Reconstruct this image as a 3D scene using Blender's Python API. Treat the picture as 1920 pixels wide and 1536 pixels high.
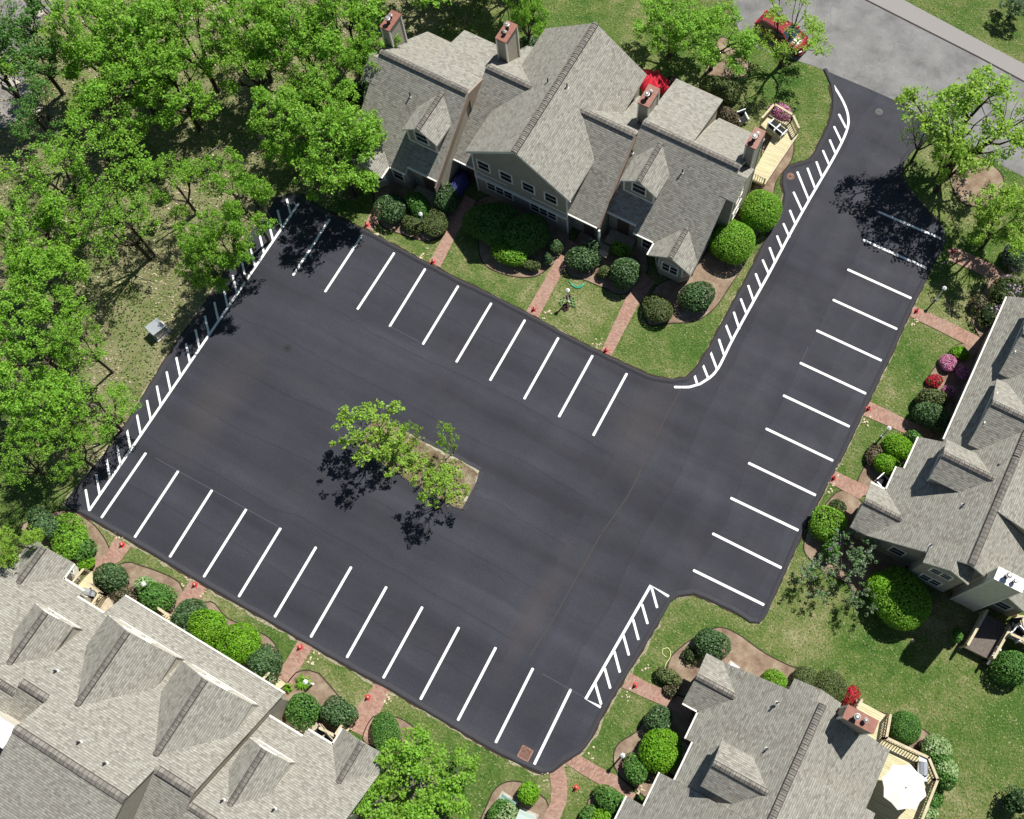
import bpy, bmesh, math, random
import numpy as np
from mathutils import Vector, Matrix
R = math.radians
SC = bpy.context.scene
for _o in list(bpy.data.objects): bpy.data.objects.remove(_o)

# ---------------------------------------------------------------- camera
CAM_POS = (36.0997, 1.6254, 72.5719)
YAW, PITCH, ROLL = 0.4731, 0.3378, 0.0158
FPX, PPX, PPY = 2067.57, 160.02, -61.05          # focal length and principal point in photo pixels (1920 x 1536)
MROT = Matrix.Rotation(YAW, 3, 'Z') @ Matrix.Rotation(PITCH, 3, 'X') @ Matrix.Rotation(ROLL, 3, 'Z')
cd = bpy.data.cameras.new('camera'); cam = bpy.data.objects.new('camera', cd)
SC.collection.objects.link(cam); SC.camera = cam
cam.matrix_world = Matrix.Translation(CAM_POS) @ MROT.to_4x4()
cd.sensor_fit = 'HORIZONTAL'; cd.sensor_width = 36.0; cd.lens = FPX / 1920 * 36.0
cd.shift_x = -PPX / 1920; cd.shift_y = PPY / 1920
cd.clip_start = 1.0; cd.clip_end = 2000

# ---------------------------------------------------------------- light
SUN_AZ = math.atan2(0.965, 0.26); SUN_EL = R(58)     # direction towards the sun
W = bpy.data.worlds.new('World'); SC.world = W; W.use_nodes = True
nt = W.node_tree; nt.nodes.clear()
out = nt.nodes.new('ShaderNodeOutputWorld'); bg = nt.nodes.new('ShaderNodeBackground'); sky = nt.nodes.new('ShaderNodeTexSky')
sky.sky_type = 'NISHITA'; sky.sun_disc = False; sky.sun_elevation = SUN_EL; sky.sun_rotation = math.pi / 2 - SUN_AZ
sky.air_density = .9; sky.dust_density = 0.3
bg.inputs['Strength'].default_value = 0.05
nt.links.new(sky.outputs[0], bg.inputs[0]); nt.links.new(bg.outputs[0], out.inputs[0])
sd = bpy.data.lights.new('sun', 'SUN'); sd.energy = 4.9; sd.angle = R(0.5); sd.color = (1, .965, .91)
sun = bpy.data.objects.new('sun', sd); SC.collection.objects.link(sun)
sdir = Vector((math.cos(SUN_AZ) * math.cos(SUN_EL), math.sin(SUN_AZ) * math.cos(SUN_EL), math.sin(SUN_EL)))
sun.rotation_euler = (-sdir).to_track_quat('-Z', 'Y').to_euler(); sun.location = (30, 60, 60)
SC.view_settings.view_transform = 'Standard'; SC.view_settings.look = 'None'
SC.view_settings.exposure = 0.44; SC.view_settings.gamma = 1.0

# ---------------------------------------------------------------- helpers
def ray(px, py):
    return MROT @ Vector(((px - 960 - PPX) / FPX, -(py - 768 - PPY) / FPX, -1.0))
def P(px, py, z=0.0):
    d = ray(px, py); t = (z - CAM_POS[2]) / d.z
    return Vector(CAM_POS) + d * t
def PP(pts, z=0.0): return [P(x, y, z) for x, y in pts]
def mpp(px, py, z=0.0):                           # metres per photo pixel at that spot
    return ((P(px + 8, py, z) - P(px - 8, py, z)).length + (P(px, py + 8, z) - P(px, py - 8, z)).length) / 32

COL = SC.collection
def tag(o, label=None, cat=None, group=None, kind=None):
    if label: o['label'] = label
    if cat: o['category'] = cat
    if group: o['group'] = group
    if kind: o['kind'] = kind
    return o
def empty(name, loc, label=None, cat=None, group=None, rz=0):
    o = bpy.data.objects.new(name, None); COL.objects.link(o); o.location = loc; o.rotation_euler = (0, 0, rz)
    o.empty_display_size = .3
    return tag(o, label, cat, group)

class MB:
    def __init__(s): s.v = []; s.f = []; s.m = []; s.uv = []; s.smooth = []
    def face(s, pts, m=0, uv=None, sm=False):
        n = len(s.v); s.v += [tuple(p) for p in pts]; s.f.append(tuple(range(n, n + len(pts)))); s.m.append(m); s.smooth.append(sm)
        if uv is None:                              # planar uv in metres: u along the level direction, v up the slope
            a = Vector(pts[0]); nn = Vector((0, 0, 0))
            for i in range(len(pts)):
                p, q = Vector(pts[i]), Vector(pts[(i + 1) % len(pts)]); nn += p.cross(q)
            nn = nn.normalized() if nn.length > 1e-9 else Vector((0, 0, 1))
            h = Vector((0, 0, 1)).cross(nn)
            h = h.normalized() if h.length > .02 else Vector((1, 0, 0))
            t = nn.cross(h)
            uv = [(Vector(p).dot(h), Vector(p).dot(t)) for p in pts]
        s.uv.append(uv)
    def prism(s, poly, z0, z1, m=0, mt=None, bottom=True):     # poly: xy list; z1 may be a function of (x, y)
        f1 = z1 if callable(z1) else (lambda x, y: z1)
        f0 = z0 if callable(z0) else (lambda x, y: z0)
        A = sum(poly[i][0] * poly[(i + 1) % len(poly)][1] - poly[(i + 1) % len(poly)][0] * poly[i][1] for i in range(len(poly)))
        if A < 0: poly = poly[::-1]
        top = [(p[0], p[1], f1(p[0], p[1])) for p in poly]; bot = [(p[0], p[1], f0(p[0], p[1])) for p in poly]
        s.face(top, m if mt is None else mt)
        if bottom: s.face(bot[::-1], m)
        for i in range(len(poly)):
            j = (i + 1) % len(poly); s.face([bot[i], bot[j], top[j], top[i]], m)
    def box(s, x0, y0, z0, x1, y1, z1, m=0):
        s.prism([(min(x0, x1), min(y0, y1)), (max(x0, x1), min(y0, y1)), (max(x0, x1), max(y0, y1)), (min(x0, x1), max(y0, y1))], z0, z1, m)
    def slab(s, pts, t, m=0, me=None):               # planar polygon in space, thickened downwards (vertical) by t
        pts = [Vector(p) for p in pts]
        nn = Vector((0, 0, 0))
        for i in range(len(pts)): nn += pts[i].cross(pts[(i + 1) % len(pts)])
        if nn.z < 0: pts = pts[::-1]
        low = [p - Vector((0, 0, t)) for p in pts]; me = m if me is None else me
        s.face(pts, m); s.face(low[::-1], me)
        for i in range(len(pts)):
            j = (i + 1) % len(pts); s.face([low[i], low[j], pts[j], pts[i]], me)
    def beam(s, a, b, w, h, m=0):                    # box beam from a to b, w wide, h high
        a, b = Vector(a), Vector(b); d = (b - a)
        if d.length < 1e-6: return
        d.normalize(); sd = Vector((0, 0, 1)).cross(d)
        sd = sd.normalized() if sd.length > .01 else Vector((1, 0, 0))
        up = d.cross(sd); sd *= w / 2; up *= h / 2
        c = [(-1, -1), (1, -1), (1, 1), (-1, 1)]
        A = [a + sd * x + up * y for x, y in c]; B = [b + sd * x + up * y for x, y in c]
        s.face(A[::-1], m); s.face(B, m)
        for i in range(4):
            j = (i + 1) % 4; s.face([A[i], A[j], B[j], B[i]], m)
    def tube(s, pts, rs, n=6, m=0, cap=True, sm=True):
        pts = [Vector(p) for p in pts]
        if not hasattr(rs, '__len__'): rs = [rs] * len(pts)
        base = len(s.v); K = len(pts); ref = Vector((.31, .17, .93)).normalized()
        for k, p in enumerate(pts):
            d = (pts[min(k + 1, K - 1)] - pts[max(k - 1, 0)])
            d = d.normalized() if d.length > 1e-9 else Vector((0, 0, 1))
            a = d.cross(ref); a = a.normalized() if a.length > .05 else d.cross(Vector((1, 0, 0))).normalized(); b = d.cross(a)
            for i in range(n):
                t = 2 * math.pi * i / n; s.v.append(tuple(p + (a * math.cos(t) + b * math.sin(t)) * rs[k]))
        for k in range(K - 1):
            for i in range(n):
                j = (i + 1) % n
                s.f.append((base + k * n + i, base + k * n + j, base + (k + 1) * n + j, base + (k + 1) * n + i)); s.m.append(m); s.smooth.append(sm); s.uv.append([(i / n, k), ((i + 1) / n, k), ((i + 1) / n, k + 1), (i / n, k + 1)])
        if cap:
            s.f.append(tuple(base + i for i in range(n))); s.m.append(m); s.smooth.append(False); s.uv.append([(0, 0)] * n)
            s.f.append(tuple(base + (K - 1) * n + n - 1 - i for i in range(n))); s.m.append(m); s.smooth.append(False); s.uv.append([(0, 0)] * n)
    def build(s, name, mats, parent=None, base=None, **kw):
        me = bpy.data.meshes.new(name)
        if parent is not None:
            b = Vector(parent.location)
            if parent.parent is not None: b = b + Vector(parent.parent.location)
        else: b = Vector(base) if base is not None else Vector((0, 0, 0))
        me.from_pydata([(v[0] - b[0], v[1] - b[1], v[2] - b[2]) for v in s.v], [], s.f)
        if not isinstance(mats, (list, tuple)): mats = [mats]
        for m in mats: me.materials.append(m)
        me.polygons.foreach_set('material_index', s.m); me.polygons.foreach_set('use_smooth', s.smooth)
        uvl = me.uv_layers.new(name='UVMap'); flat = [c for f in s.uv for p in f for c in p]
        uvl.data.foreach_set('uv', flat); me.update()
        o = bpy.data.objects.new(name, me); COL.objects.link(o)
        if parent is not None: o.parent = parent
        else: o.location = b
        return tag(o, **kw) if kw else o

def np_mesh(name, verts, faces, mats, midx=None, smooth=None):
    me = bpy.data.meshes.new(name)
    me.from_pydata([], [], []) if False else None
    nv, nf, k = len(verts), len(faces), faces.shape[1]
    me.vertices.add(nv); me.vertices.foreach_set('co', verts.astype(np.float32).ravel())
    me.loops.add(nf * k); me.loops.foreach_set('vertex_index', faces.astype(np.int32).ravel())
    me.polygons.add(nf); me.polygons.foreach_set('loop_start', np.arange(0, nf * k, k, dtype=np.int32))
    if midx is not None: me.polygons.foreach_set('material_index', np.asarray(midx, dtype=np.int32))
    for m in (mats if isinstance(mats, (list, tuple)) else [mats]): me.materials.append(m)
    me.update(calc_edges=True); me.validate()
    if smooth is not None: me.polygons.foreach_set('use_smooth', smooth)
    return me

# ---------------------------------------------------------------- materials
class N:
    """tiny node-graph helper"""
    def __init__(s, name, rough=.8, spec=.3):
        s.m = bpy.data.materials.new(name); s.m.use_nodes = True; s.t = s.m.node_tree; s.t.nodes.clear()
        s.o = s.t.nodes.new('ShaderNodeOutputMaterial'); s.b = s.t.nodes.new('ShaderNodeBsdfPrincipled')
        s.t.links.new(s.b.outputs[0], s.o.inputs[0]); s.b.inputs['Roughness'].default_value = rough
        s.b.inputs['Specular IOR Level'].default_value = spec
    def n(s, typ, **kw):
        nd = s.t.nodes.new(typ)
        for k, v in kw.items():
            if hasattr(nd, k): setattr(nd, k, v)
        return nd
    def l(s, a, b): s.t.links.new(a, b)
    def coord(s, kind='Object'):
        if not hasattr(s, '_tc'): s._tc = s.n('ShaderNodeTexCoord')
        return s._tc.outputs[kind]
    def geo(s):
        g = s.n('ShaderNodeNewGeometry'); return g.outputs['Position']
    def noise(s, vec, scale, detail=4, rough=.55, lac=2.0):
        a = s.n('ShaderNodeTexNoise'); a.inputs['Scale'].default_value = scale; a.inputs['Detail'].default_value = detail
        a.inputs['Roughness'].default_value = rough; a.inputs['Lacunarity'].default_value = lac; s.l(vec, a.inputs['Vector']); return a.outputs['Fac']
    def ramp(s, fac, stops, interp='LINEAR'):
        r = s.n('ShaderNodeValToRGB'); cr = r.color_ramp; cr.interpolation = interp
        while len(cr.elements) < len(stops): cr.elements.new(.5)
        for e, (p, c) in zip(cr.elements, stops):
            e.position = p; e.color = (*c, 1) if hasattr(c, '__len__') else (c, c, c, 1)
        s.l(fac, r.inputs[0]); return r.outputs[0]
    def mix(s, fac, a, b, mode='MIX'):
        x = s.n('ShaderNodeMix'); x.data_type = 'RGBA'; x.blend_type = mode
        for v, i in ((fac, 0), (a, 6), (b, 7)):
            if hasattr(v, 'links'): s.l(v, x.inputs[i])
            else: x.inputs[i].default_value = v if i == 0 else (*v, 1)
        return x.outputs[2]
    def math(s, op, a, b=None):
        x = s.n('ShaderNodeMath'); x.operation = op
        for i, v in enumerate((a, b)):
            if v is None: continue
            if hasattr(v, 'links'): s.l(v, x.inputs[i])
            else: x.inputs[i].default_value = v
        return x.outputs[0]
    def mapping(s, vec, scale=(1, 1, 1), rot=(0, 0, 0)):
        m = s.n('ShaderNodeMapping'); m.inputs['Scale'].default_value = scale; m.inputs['Rotation'].default_value = rot
        s.l(vec, m.inputs['Vector']); return m.outputs[0]
    def color(s, c):
        if hasattr(c, 'links'): s.l(c, s.b.inputs['Base Color'])
        else: s.b.inputs['Base Color'].default_value = (*c, 1)
    def bump(s, h, strength=.4, dist=.02):
        b = s.n('ShaderNodeBump'); b.inputs['Strength'].default_value = strength; b.inputs['Distance'].default_value = dist
        s.l(h, b.inputs['Height']); s.l(b.outputs[0], s.b.inputs['Normal'])

def mat_plain(name, c, rough=.7, spec=.3, var=.12, scale=6, metal=0, bump=0):
    g = N(name, rough, spec); v = g.noise(g.geo(), scale, 5)
    lo = [max(0, x * (1 - var)) for x in c]; hi = [min(1, x * (1 + var)) for x in c]
    g.color(g.ramp(v, [(.3, lo), (.7, hi)])); g.b.inputs['Metallic'].default_value = metal
    if bump: g.bump(g.noise(g.geo(), scale * 6, 4), bump, .01)
    return g.m

def mat_shingle(name, cols, dark=.62):
    g = N(name, .9, .15); uv = g.coord('UV')
    b = g.n('ShaderNodeTexBrick'); b.inputs['Scale'].default_value = 1.0
    b.inputs['Brick Width'].default_value = .24; b.inputs['Row Height'].default_value = .145; b.inputs['Mortar Size'].default_value = .012
    b.inputs['Mortar Smooth'].default_value = .3; b.inputs['Bias'].default_value = 0; b.offset = .5
    b.inputs['Color1'].default_value = (0, 0, 0, 1); b.inputs['Color2'].default_value = (1, 1, 1, 1); b.inputs['Mortar'].default_value = (.3, .3, .3, 1)
    g.l(uv, b.inputs['Vector'])
    tone = g.n('ShaderNodeSeparateColor'); g.l(b.outputs['Color'], tone.inputs[0])
    c = g.ramp(tone.outputs[0], [(0, cols[0]), (.35, cols[1]), (.65, cols[2]), (1, cols[3])])
    n1 = g.noise(uv, .35, 5); n2 = g.noise(uv, 9, 3)
    c = g.mix(g.ramp(n1, [(.3, .05), (.75, .4)]), c, cols[1], 'MIX')
    n3 = g.noise(g.geo(), 4.5, 4, .7); c = g.mix(.55, c, g.ramp(n3, [(.3, .74), (.7, 1.18)]), 'MULTIPLY')
    c = g.mix(.35, c, g.ramp(n2, [(.3, .35), (.7, 1.0)]), 'MULTIPLY')
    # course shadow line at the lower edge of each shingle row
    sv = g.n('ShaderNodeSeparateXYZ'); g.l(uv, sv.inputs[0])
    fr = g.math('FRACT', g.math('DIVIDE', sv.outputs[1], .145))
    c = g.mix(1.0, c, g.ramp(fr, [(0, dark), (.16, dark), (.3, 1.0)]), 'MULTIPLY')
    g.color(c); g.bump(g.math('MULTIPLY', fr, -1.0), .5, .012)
    return g.m

def mat_siding(name, c):
    g = N(name, .75, .25); pos = g.geo(); sv = g.n('ShaderNodeSeparateXYZ'); g.l(pos, sv.inputs[0])
    fr = g.math('FRACT', g.math('DIVIDE', sv.outputs[2], .13)); nz = g.noise(pos, 3.0, 5)
    base = g.ramp(nz, [(.3, [x * .9 for x in c]), (.7, [min(1, x * 1.08) for x in c])])
    g.color(g.mix(1.0, base, g.ramp(fr, [(0, .6), (.08, .66), (.16, 1.0)]), 'MULTIPLY')); g.bump(g.math('MULTIPLY', fr, -1.0), .6, .02)
    return g.m

def mat_leaf(name, cols, trans=.35, rough=.55):
    """leaf faces: the tint varies from leaf to leaf (random per island) and in broad clumps"""
    g = N(name, rough, .35); gm = g.n('ShaderNodeNewGeometry'); oi = g.n('ShaderNodeObjectInfo')
    rnd = gm.outputs['Random Per Island']
    c = g.ramp(rnd, [(0, cols[0]), (.5, cols[1]), (1, cols[2])])
    nz = g.noise(g.geo(), .9, 3)
    hs = g.n('ShaderNodeHueSaturation'); g.l(c, hs.inputs['Color'])
    g.l(g.math('ADD', .485, g.math('MULTIPLY', nz, .03)), hs.inputs['Hue'])
    g.l(g.math('ADD', .75, g.math('MULTIPLY', nz, .5)), hs.inputs['Value'])
    c = hs.outputs[0]
    g.color(c)
    tr = g.n('ShaderNodeBsdfTranslucent'); g.l(c, tr.inputs[0]); ms = g.n('ShaderNodeMixShader'); ms.inputs[0].default_value = trans
    g.l(g.b.outputs[0], ms.inputs[1]); g.l(tr.outputs[0], ms.inputs[2]); g.l(ms.outputs[0], g.o.inputs[0])
    return g.m

MT = {}
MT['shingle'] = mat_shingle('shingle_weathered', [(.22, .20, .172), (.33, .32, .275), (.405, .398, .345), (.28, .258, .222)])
g = N('ridge_cap_shingle', .9, .15); gm = g.n('ShaderNodeNewGeometry'); g.color(g.ramp(gm.outputs['Random Per Island'], [(0, (.15, .14, .125)), (.5, (.195, .182, .16)), (1, (.245, .23, .20))])); MT['ridge'] = g.m
MT['siding'] = mat_siding('siding_taupe', (.34, .31, .25))
MT['trim'] = mat_plain('trim_cream', (.74, .72, .64), .55, .35, .05, 8)
MT['white'] = mat_plain('white_paint', (.80, .80, .78), .5, .4, .05, 8)
MT['cream'] = mat_siding('siding_cream', (.66, .62, .52))
MT['brown'] = mat_plain('rake_board_brown', (.30, .235, .18), .7, .3, .15, 5)
MT['glass'] = mat_plain('window_glass', (.018, .024, .028), .08, .6, .2, 2)
MT['curtain'] = mat_plain('window_blind', (.16, .17, .17), .3, .5, .2, 12)
MT['door'] = mat_plain('door_paint', (.10, .06, .05), .5, .4, .1, 4)
MT['chimcap'] = mat_plain('chimney_cap_rust', (.235, .095, .065), .55, .4, .22, 3)
MT['chimwhite'] = mat_plain('chimney_cap_white', (.78, .78, .77), .5, .4, .08, 3)
MT['flue'] = mat_plain('flue_steel', (.40, .38, .36), .4, .5, .15, 9, metal=.5)
MT['black'] = mat_plain('black_metal', (.015, .015, .017), .5, .4, .2, 9)
MT['pipe'] = mat_plain('vent_pipe_black', (.02, .02, .022), .5, .4, .2, 9)
MT['stone'] = mat_plain('pale_stone', (.50, .43, .30), .85, .2, .3, 7, bump=.4)
MT['rock'] = mat_plain('forest_rock', (.42, .38, .33), .9, .2, .3, 2.2, bump=.8)
MT['bark'] = mat_plain('bark', (.055, .045, .036), .9, .15, .35, 5, bump=.6)
MT['barkgrey'] = mat_plain('bark_pale', (.22, .20, .17), .9, .15, .3, 5, bump=.5)
MT['orange'] = mat_plain('cone_red', (.50, .035, .03), .6, .3, .15, 9)
MT['cone_white'] = mat_plain('cone_band_white', (.8, .78, .74), .4, .4, .05, 9)
MT['steel'] = mat_plain('brushed_steel', (.55, .57, .60), .32, .5, .1, 4, metal=.7)
MT['green_metal'] = mat_plain('green_metal', (.10, .20, .17), .45, .4, .15, 2)
MT['iron'] = mat_plain('cast_iron', (.10, .075, .06), .7, .3, .3, 9)
MT['rust'] = mat_plain('rusty_iron', (.24, .13, .095), .8, .25, .3, 8)
MT['fabric'] = mat_plain('umbrella_cloth', (.80, .79, .74), .8, .2, .04, 2)
MT['redcloth'] = mat_plain('red_cloth', (.50, .02, .04), .75, .2, .18, 3)
MT['cushion'] = mat_plain('black_cushion', (.02, .022, .024), .8, .2, .3, 14)
MT['bluetarp'] = mat_plain('blue_tarp', (.055, .06, .20), .5, .4, .3, 4)
MT['hose'] = mat_plain('green_hose', (.03, .30, .16), .45, .4, .1, 5)
MT['hosey'] = mat_plain('yellow_hose', (.58, .62, .26), .45, .4, .1, 5)
MT['carred'] = mat_plain('car_paint_red', (.24, .006, .014), .22, .6, .05, 2)
MT['carglass'] = mat_plain('car_glass', (.03, .05, .05), .06, .7, .1, 2)
MT['tyre'] = mat_plain('tyre', (.02, .02, .02), .85, .2, .2, 9)
MT['lampwhite'] = mat_plain('lamp_post_white', (.78, .79, .80), .45, .4, .04, 4)
MT['plasticgrey'] = mat_plain('grey_plastic', (.28, .30, .31), .6, .3, .12, 4)

g = N('deck_wood', .8, .2); uv = g.coord('UV'); sv = g.n('ShaderNodeSeparateXYZ'); g.l(uv, sv.inputs[0])
fr = g.math('FRACT', g.math('DIVIDE', sv.outputs[1], .14)); nb = g.noise(g.mapping(uv, (.6, 7.1, 1)), 1.0, 3)
g.color(g.mix(1.0, g.ramp(nb, [(.3, (.46, .40, .23)), (.7, (.64, .59, .38))]), g.ramp(fr, [(0, .35), (.09, .4), (.14, 1.0)]), 'MULTIPLY'))
MT['deck'] = g.m
MT['wood'] = mat_plain('rail_wood', (.50, .43, .29), .8, .2, .16, 4)
MT['woodold'] = mat_plain('weathered_wood', (.42, .36, .26), .85, .2, .2, 4)
# ================================================================ ground
def flat(name, pts, z, mat, parent=None, uv=None, thick=0, **kw):
    m = MB()
    if thick:
        m.prism([(p.x, p.y) for p in pts], z - thick, z)
    else: m.face([(p.x, p.y, z) for p in pts] if sum(pts[i].x * pts[(i + 1) % len(pts)].y - pts[(i + 1) % len(pts)].x * pts[i].y for i in range(len(pts))) > 0 else [(p.x, p.y, z) for p in pts[::-1]])
    return m.build(name, mat, parent, **kw)

def smooth_poly(px, step=0.6, closed=True):
    """Catmull-Rom through pixel points, returned as world points"""
    w = PP(px); n = len(w); out = []
    rng = range(n if closed else n - 1)
    for i in rng:
        if closed: a, b, c, d = w[(i - 1) % n], w[i], w[(i + 1) % n], w[(i + 2) % n]
        else: a, b, c, d = w[max(i - 1, 0)], w[i], w[i + 1], w[min(i + 2, n - 1)]
        k = max(1, int((c - b).length / step))
        for j in range(k):
            t = j / k
            out.append(.5 * ((2 * b) + (c - a) * t + (2 * a - 5 * b + 4 * c - d) * t * t + (3 * b - a - 3 * c + d) * t ** 3))
    if not closed: out.append(w[-1])
    return out
def dense(px, step=.5, jit=0, seed=1, closed=True):
    w = PP(px); rr = random.Random(seed); out = []; n = len(w)
    for i in range(n if closed else n - 1):
        b, c = w[i], w[(i + 1) % n]; k = max(1, int((c - b).length / step))
        for j in range(k):
            q = b.lerp(c, j / k)
            if j: q = q + Vector((rr.uniform(-jit, jit), rr.uniform(-jit, jit), 0))
            out.append(q)
    if not closed: out.append(w[-1])
    return out

# lawn: turf that runs from deep green to straw, thinner and browner under the trees (upper left)
g = N('lawn_turf', .95, .08); pos = g.geo()
big = g.noise(pos, .16, 5, .6); mid = g.noise(pos, .9, 5, .65); fine = g.noise(pos, 7, 4, .7); vfine = g.noise(pos, 26, 3, .7)
s1 = g.math('ADD', g.math('MULTIPLY', big, .9), g.math('ADD', g.math('MULTIPLY', mid, .6), g.math('MULTIPLY', fine, 1.0)))
s1 = g.math('SUBTRACT', s1, .77)
turf = g.ramp(s1, [(.22, (.040, .105, .018)), (.38, (.078, .148, .028)), (.50, (.135, .185, .05)), (.60, (.215, .22, .09)), (.76, (.36, .33, .19))])
turf = g.mix(.75, turf, g.ramp(vfine, [(.28, .35), (.72, 1.35)]), 'MULTIPLY')
sx = g.n('ShaderNodeSeparateXYZ'); g.l(pos, sx.inputs[0])
# woodland floor on the far side of the lot (x < about 1, y > 3): leaf litter and thin grass
wf = g.math('ADD', g.math('MULTIPLY', sx.outputs[0], -.5), g.math('MULTIPLY', mid, 1.8)); wf = g.math('SUBTRACT', wf, .55)
litter = g.ramp(g.math('ADD', g.math('MULTIPLY', fine, .6), g.math('MULTIPLY', mid, .4)), [(.3, (.14, .165, .06)), (.44, (.23, .235, .11)), (.56, (.31, .285, .17)), (.68, (.34, .28, .19)), (.8, (.22, .14, .10))])
litter = g.mix(.8, litter, g.ramp(vfine, [(.28, .35), (.7, 1.3)]), 'MULTIPLY'); litter = g.mix(g.ramp(g.noise(pos, .45, 5, .7), [(.42, 0.0), (.6, .8)]), litter, g.mix(.7, (.11, .15, .04), g.ramp(vfine, [(.3, .5), (.7, 1.3)]), 'MULTIPLY'))
ymask = g.ramp(g.math('MULTIPLY', sx.outputs[1], .1), [(.1, 0.0), (.35, 1.0)])
fac = g.math('MULTIPLY', g.math('MINIMUM', g.math('MAXIMUM', wf, 0.0), 1.0), ymask)
g.color(g.mix(fac, turf, litter)); g.bump(g.math('ADD', fine, vfine), .9, .06)
MT['lawn'] = g.m
m = MB(); S = 8
for i in range(-70, 120, S):
    for j in range(-70, 130, S):
        m.face([(i, j, 0), (i + S, j, 0), (i + S, j + S, 0), (i, j + S, 0)])
for q in [((-600, -600), (700, -70)), ((-600, 130 + 4), (700, 700)), ((-600, -70), (-70, 134)), ((122, -70), (700, 134))]:
    m.face([(q[0][0], q[0][1], -.02), (q[1][0], q[0][1], -.02), (q[1][0], q[1][1], -.02), (q[0][0], q[1][1], -.02)])
m.build('lawn', MT['lawn'], kind='structure')

SWEEPS = [(P(1200, 800).x, P(1200, 800).y, 2.6, 4.0), (P(400, 760).x, P(400, 760).y, 2.0, 6.0), (P(1000, 1150).x, P(1000, 1150).y, 1.2, 6.0)]
# fresh asphalt: near-black, roller lanes, tyre scuffs and dusty patches
g = N('fresh_asphalt', .78, .3); pos = g.geo()
f1 = g.noise(pos, 38, 3, .7); f2 = g.noise(pos, .35, 5, .6)
lane = g.noise(g.mapping(pos, (.05, .42, 1)), 1.0, 4, .5); lane2 = g.noise(g.mapping(pos, (.5, .04, 1)), 1.0, 4, .5)
base = g.ramp(f1, [(.25, (.0165, .017, .023)), (.5, (.028, .029, .038)), (.75, (.051, .053, .068))])
base = g.mix(1.0, base, g.ramp(g.math('ADD', g.math('MULTIPLY', lane, .85), g.math('MULTIPLY', lane2, .15)), [(.36, .74), (.46, .94), (.5, 1.0), (.54, 1.06), (.64, 1.30)]), 'MULTIPLY')
dust = g.noise(pos, .22, 6, .62)
base = g.mix(g.ramp(dust, [(.52, 0.0), (.72, .22)]), base, (.046, .044, .044))
grain = g.noise(pos, 11, 5, .8); base = g.mix(1.0, base, g.ramp(grain, [(.3, .80), (.5, 1.0), (.7, 1.22)]), 'MULTIPLY')
# long roller lanes with firm edges, laid with the parking rows; and two brown dusty sweeps
sx = g.n('ShaderNodeSeparateXYZ'); g.l(pos, sx.inputs[0])
wv = g.noise(g.mapping(pos, (.12, .12, 1)), 1.0, 3)
ln = g.math('FRACT', g.math('ADD', g.math('MULTIPLY', sx.outputs[1], .29), g.math('MULTIPLY', wv, .5))); ln2 = g.math('FRACT', g.math('ADD', g.math('MULTIPLY', sx.outputs[0], .24), g.math('MULTIPLY', wv, .5)))
east = g.math('GREATER_THAN', sx.outputs[0], 28.2)
lm = g.mix(east, g.ramp(ln, [(0, .82), (.05, 1.10), (.48, 1.02), (.54, .88), (.9, 1.04)]), g.ramp(ln2, [(0, .82), (.05, 1.08), (.48, .96), (.55, 1.08), (.9, .92)]))
base = g.mix(1.0, base, lm, 'MULTIPLY')
def sweep(cx, cy, rx, ry):
    v = g.n('ShaderNodeVectorMath'); v.operation = 'SUBTRACT'; g.l(pos, v.inputs[0]); v.inputs[1].default_value = (cx, cy, 0); mp = g.mapping(v.outputs[0], (1 / rx, 1 / ry, 0)); le = g.n('ShaderNodeVectorMath'); le.operation = 'LENGTH'; g.l(mp, le.inputs[0])
    return g.ramp(g.math('ADD', le.outputs['Value'], g.math('MULTIPLY', g.math('SUBTRACT', dust, .5), 1.6)), [(.2, .26), (1.0, 0.0)])
for a in (SWEEPS): base = g.mix(sweep(*a), base, (.070, .056, .045))
g.color(base); g.bump(f1, .35, .01)
g.l(g.ramp(f2, [(.3, .7), (.7, .85)]), g.b.inputs['Roughness'])
MT['asphalt'] = g.m
g = N('berm_asphalt', .85, .2); pos = g.geo(); f1 = g.noise(pos, 30, 3, .7)
g.color(g.ramp(f1, [(.25, (.028, .028, .033)), (.75, (.062, .062, .07))])); g.bump(f1, .5, .015)
MT['berm'] = g.m
g = N('old_road', .9, .15); pos = g.geo(); f1 = g.noise(pos, 30, 3, .7); f2 = g.noise(pos, .5, 6, .65)
c = g.ramp(f1, [(.25, (.13, .13, .128)), (.75, (.25, .247, .24))])
c = g.mix(1.0, c, g.ramp(f2, [(.3, .68), (.5, 1.0), (.7, 1.28)]), 'MULTIPLY')
vo = g.n('ShaderNodeTexVoronoi'); vo.feature = 'DISTANCE_TO_EDGE'; vo.inputs['Scale'].default_value = .13
wob = g.n('ShaderNodeTexNoise'); wob.inputs['Scale'].default_value = .8; wob.inputs['Detail'].default_value = 5; g.l(pos, wob.inputs['Vector'])
va = g.n('ShaderNodeVectorMath'); va.operation = 'MULTIPLY_ADD'; g.l(wob.outputs['Color'], va.inputs[0]); va.inputs[1].default_value = (2.5, 2.5, 0); g.l(pos, va.inputs[2]); g.l(va.outputs[0], vo.inputs['Vector'])
cr = g.ramp(vo.outputs['Distance'], [(.0, .82), (.004, .88), (.012, 1.0)])
g.color(g.mix(1.0, c, cr, 'MULTIPLY')); MT['road'] = g.m
g = N('sidewalk_asphalt', .9, .15); pos = g.geo(); f1 = g.noise(pos, 20, 4, .7)
g.color(g.ramp(f1, [(.3, (.20, .19, .18)), (.7, (.32, .305, .29))])); MT['walk'] = g.m

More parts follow.
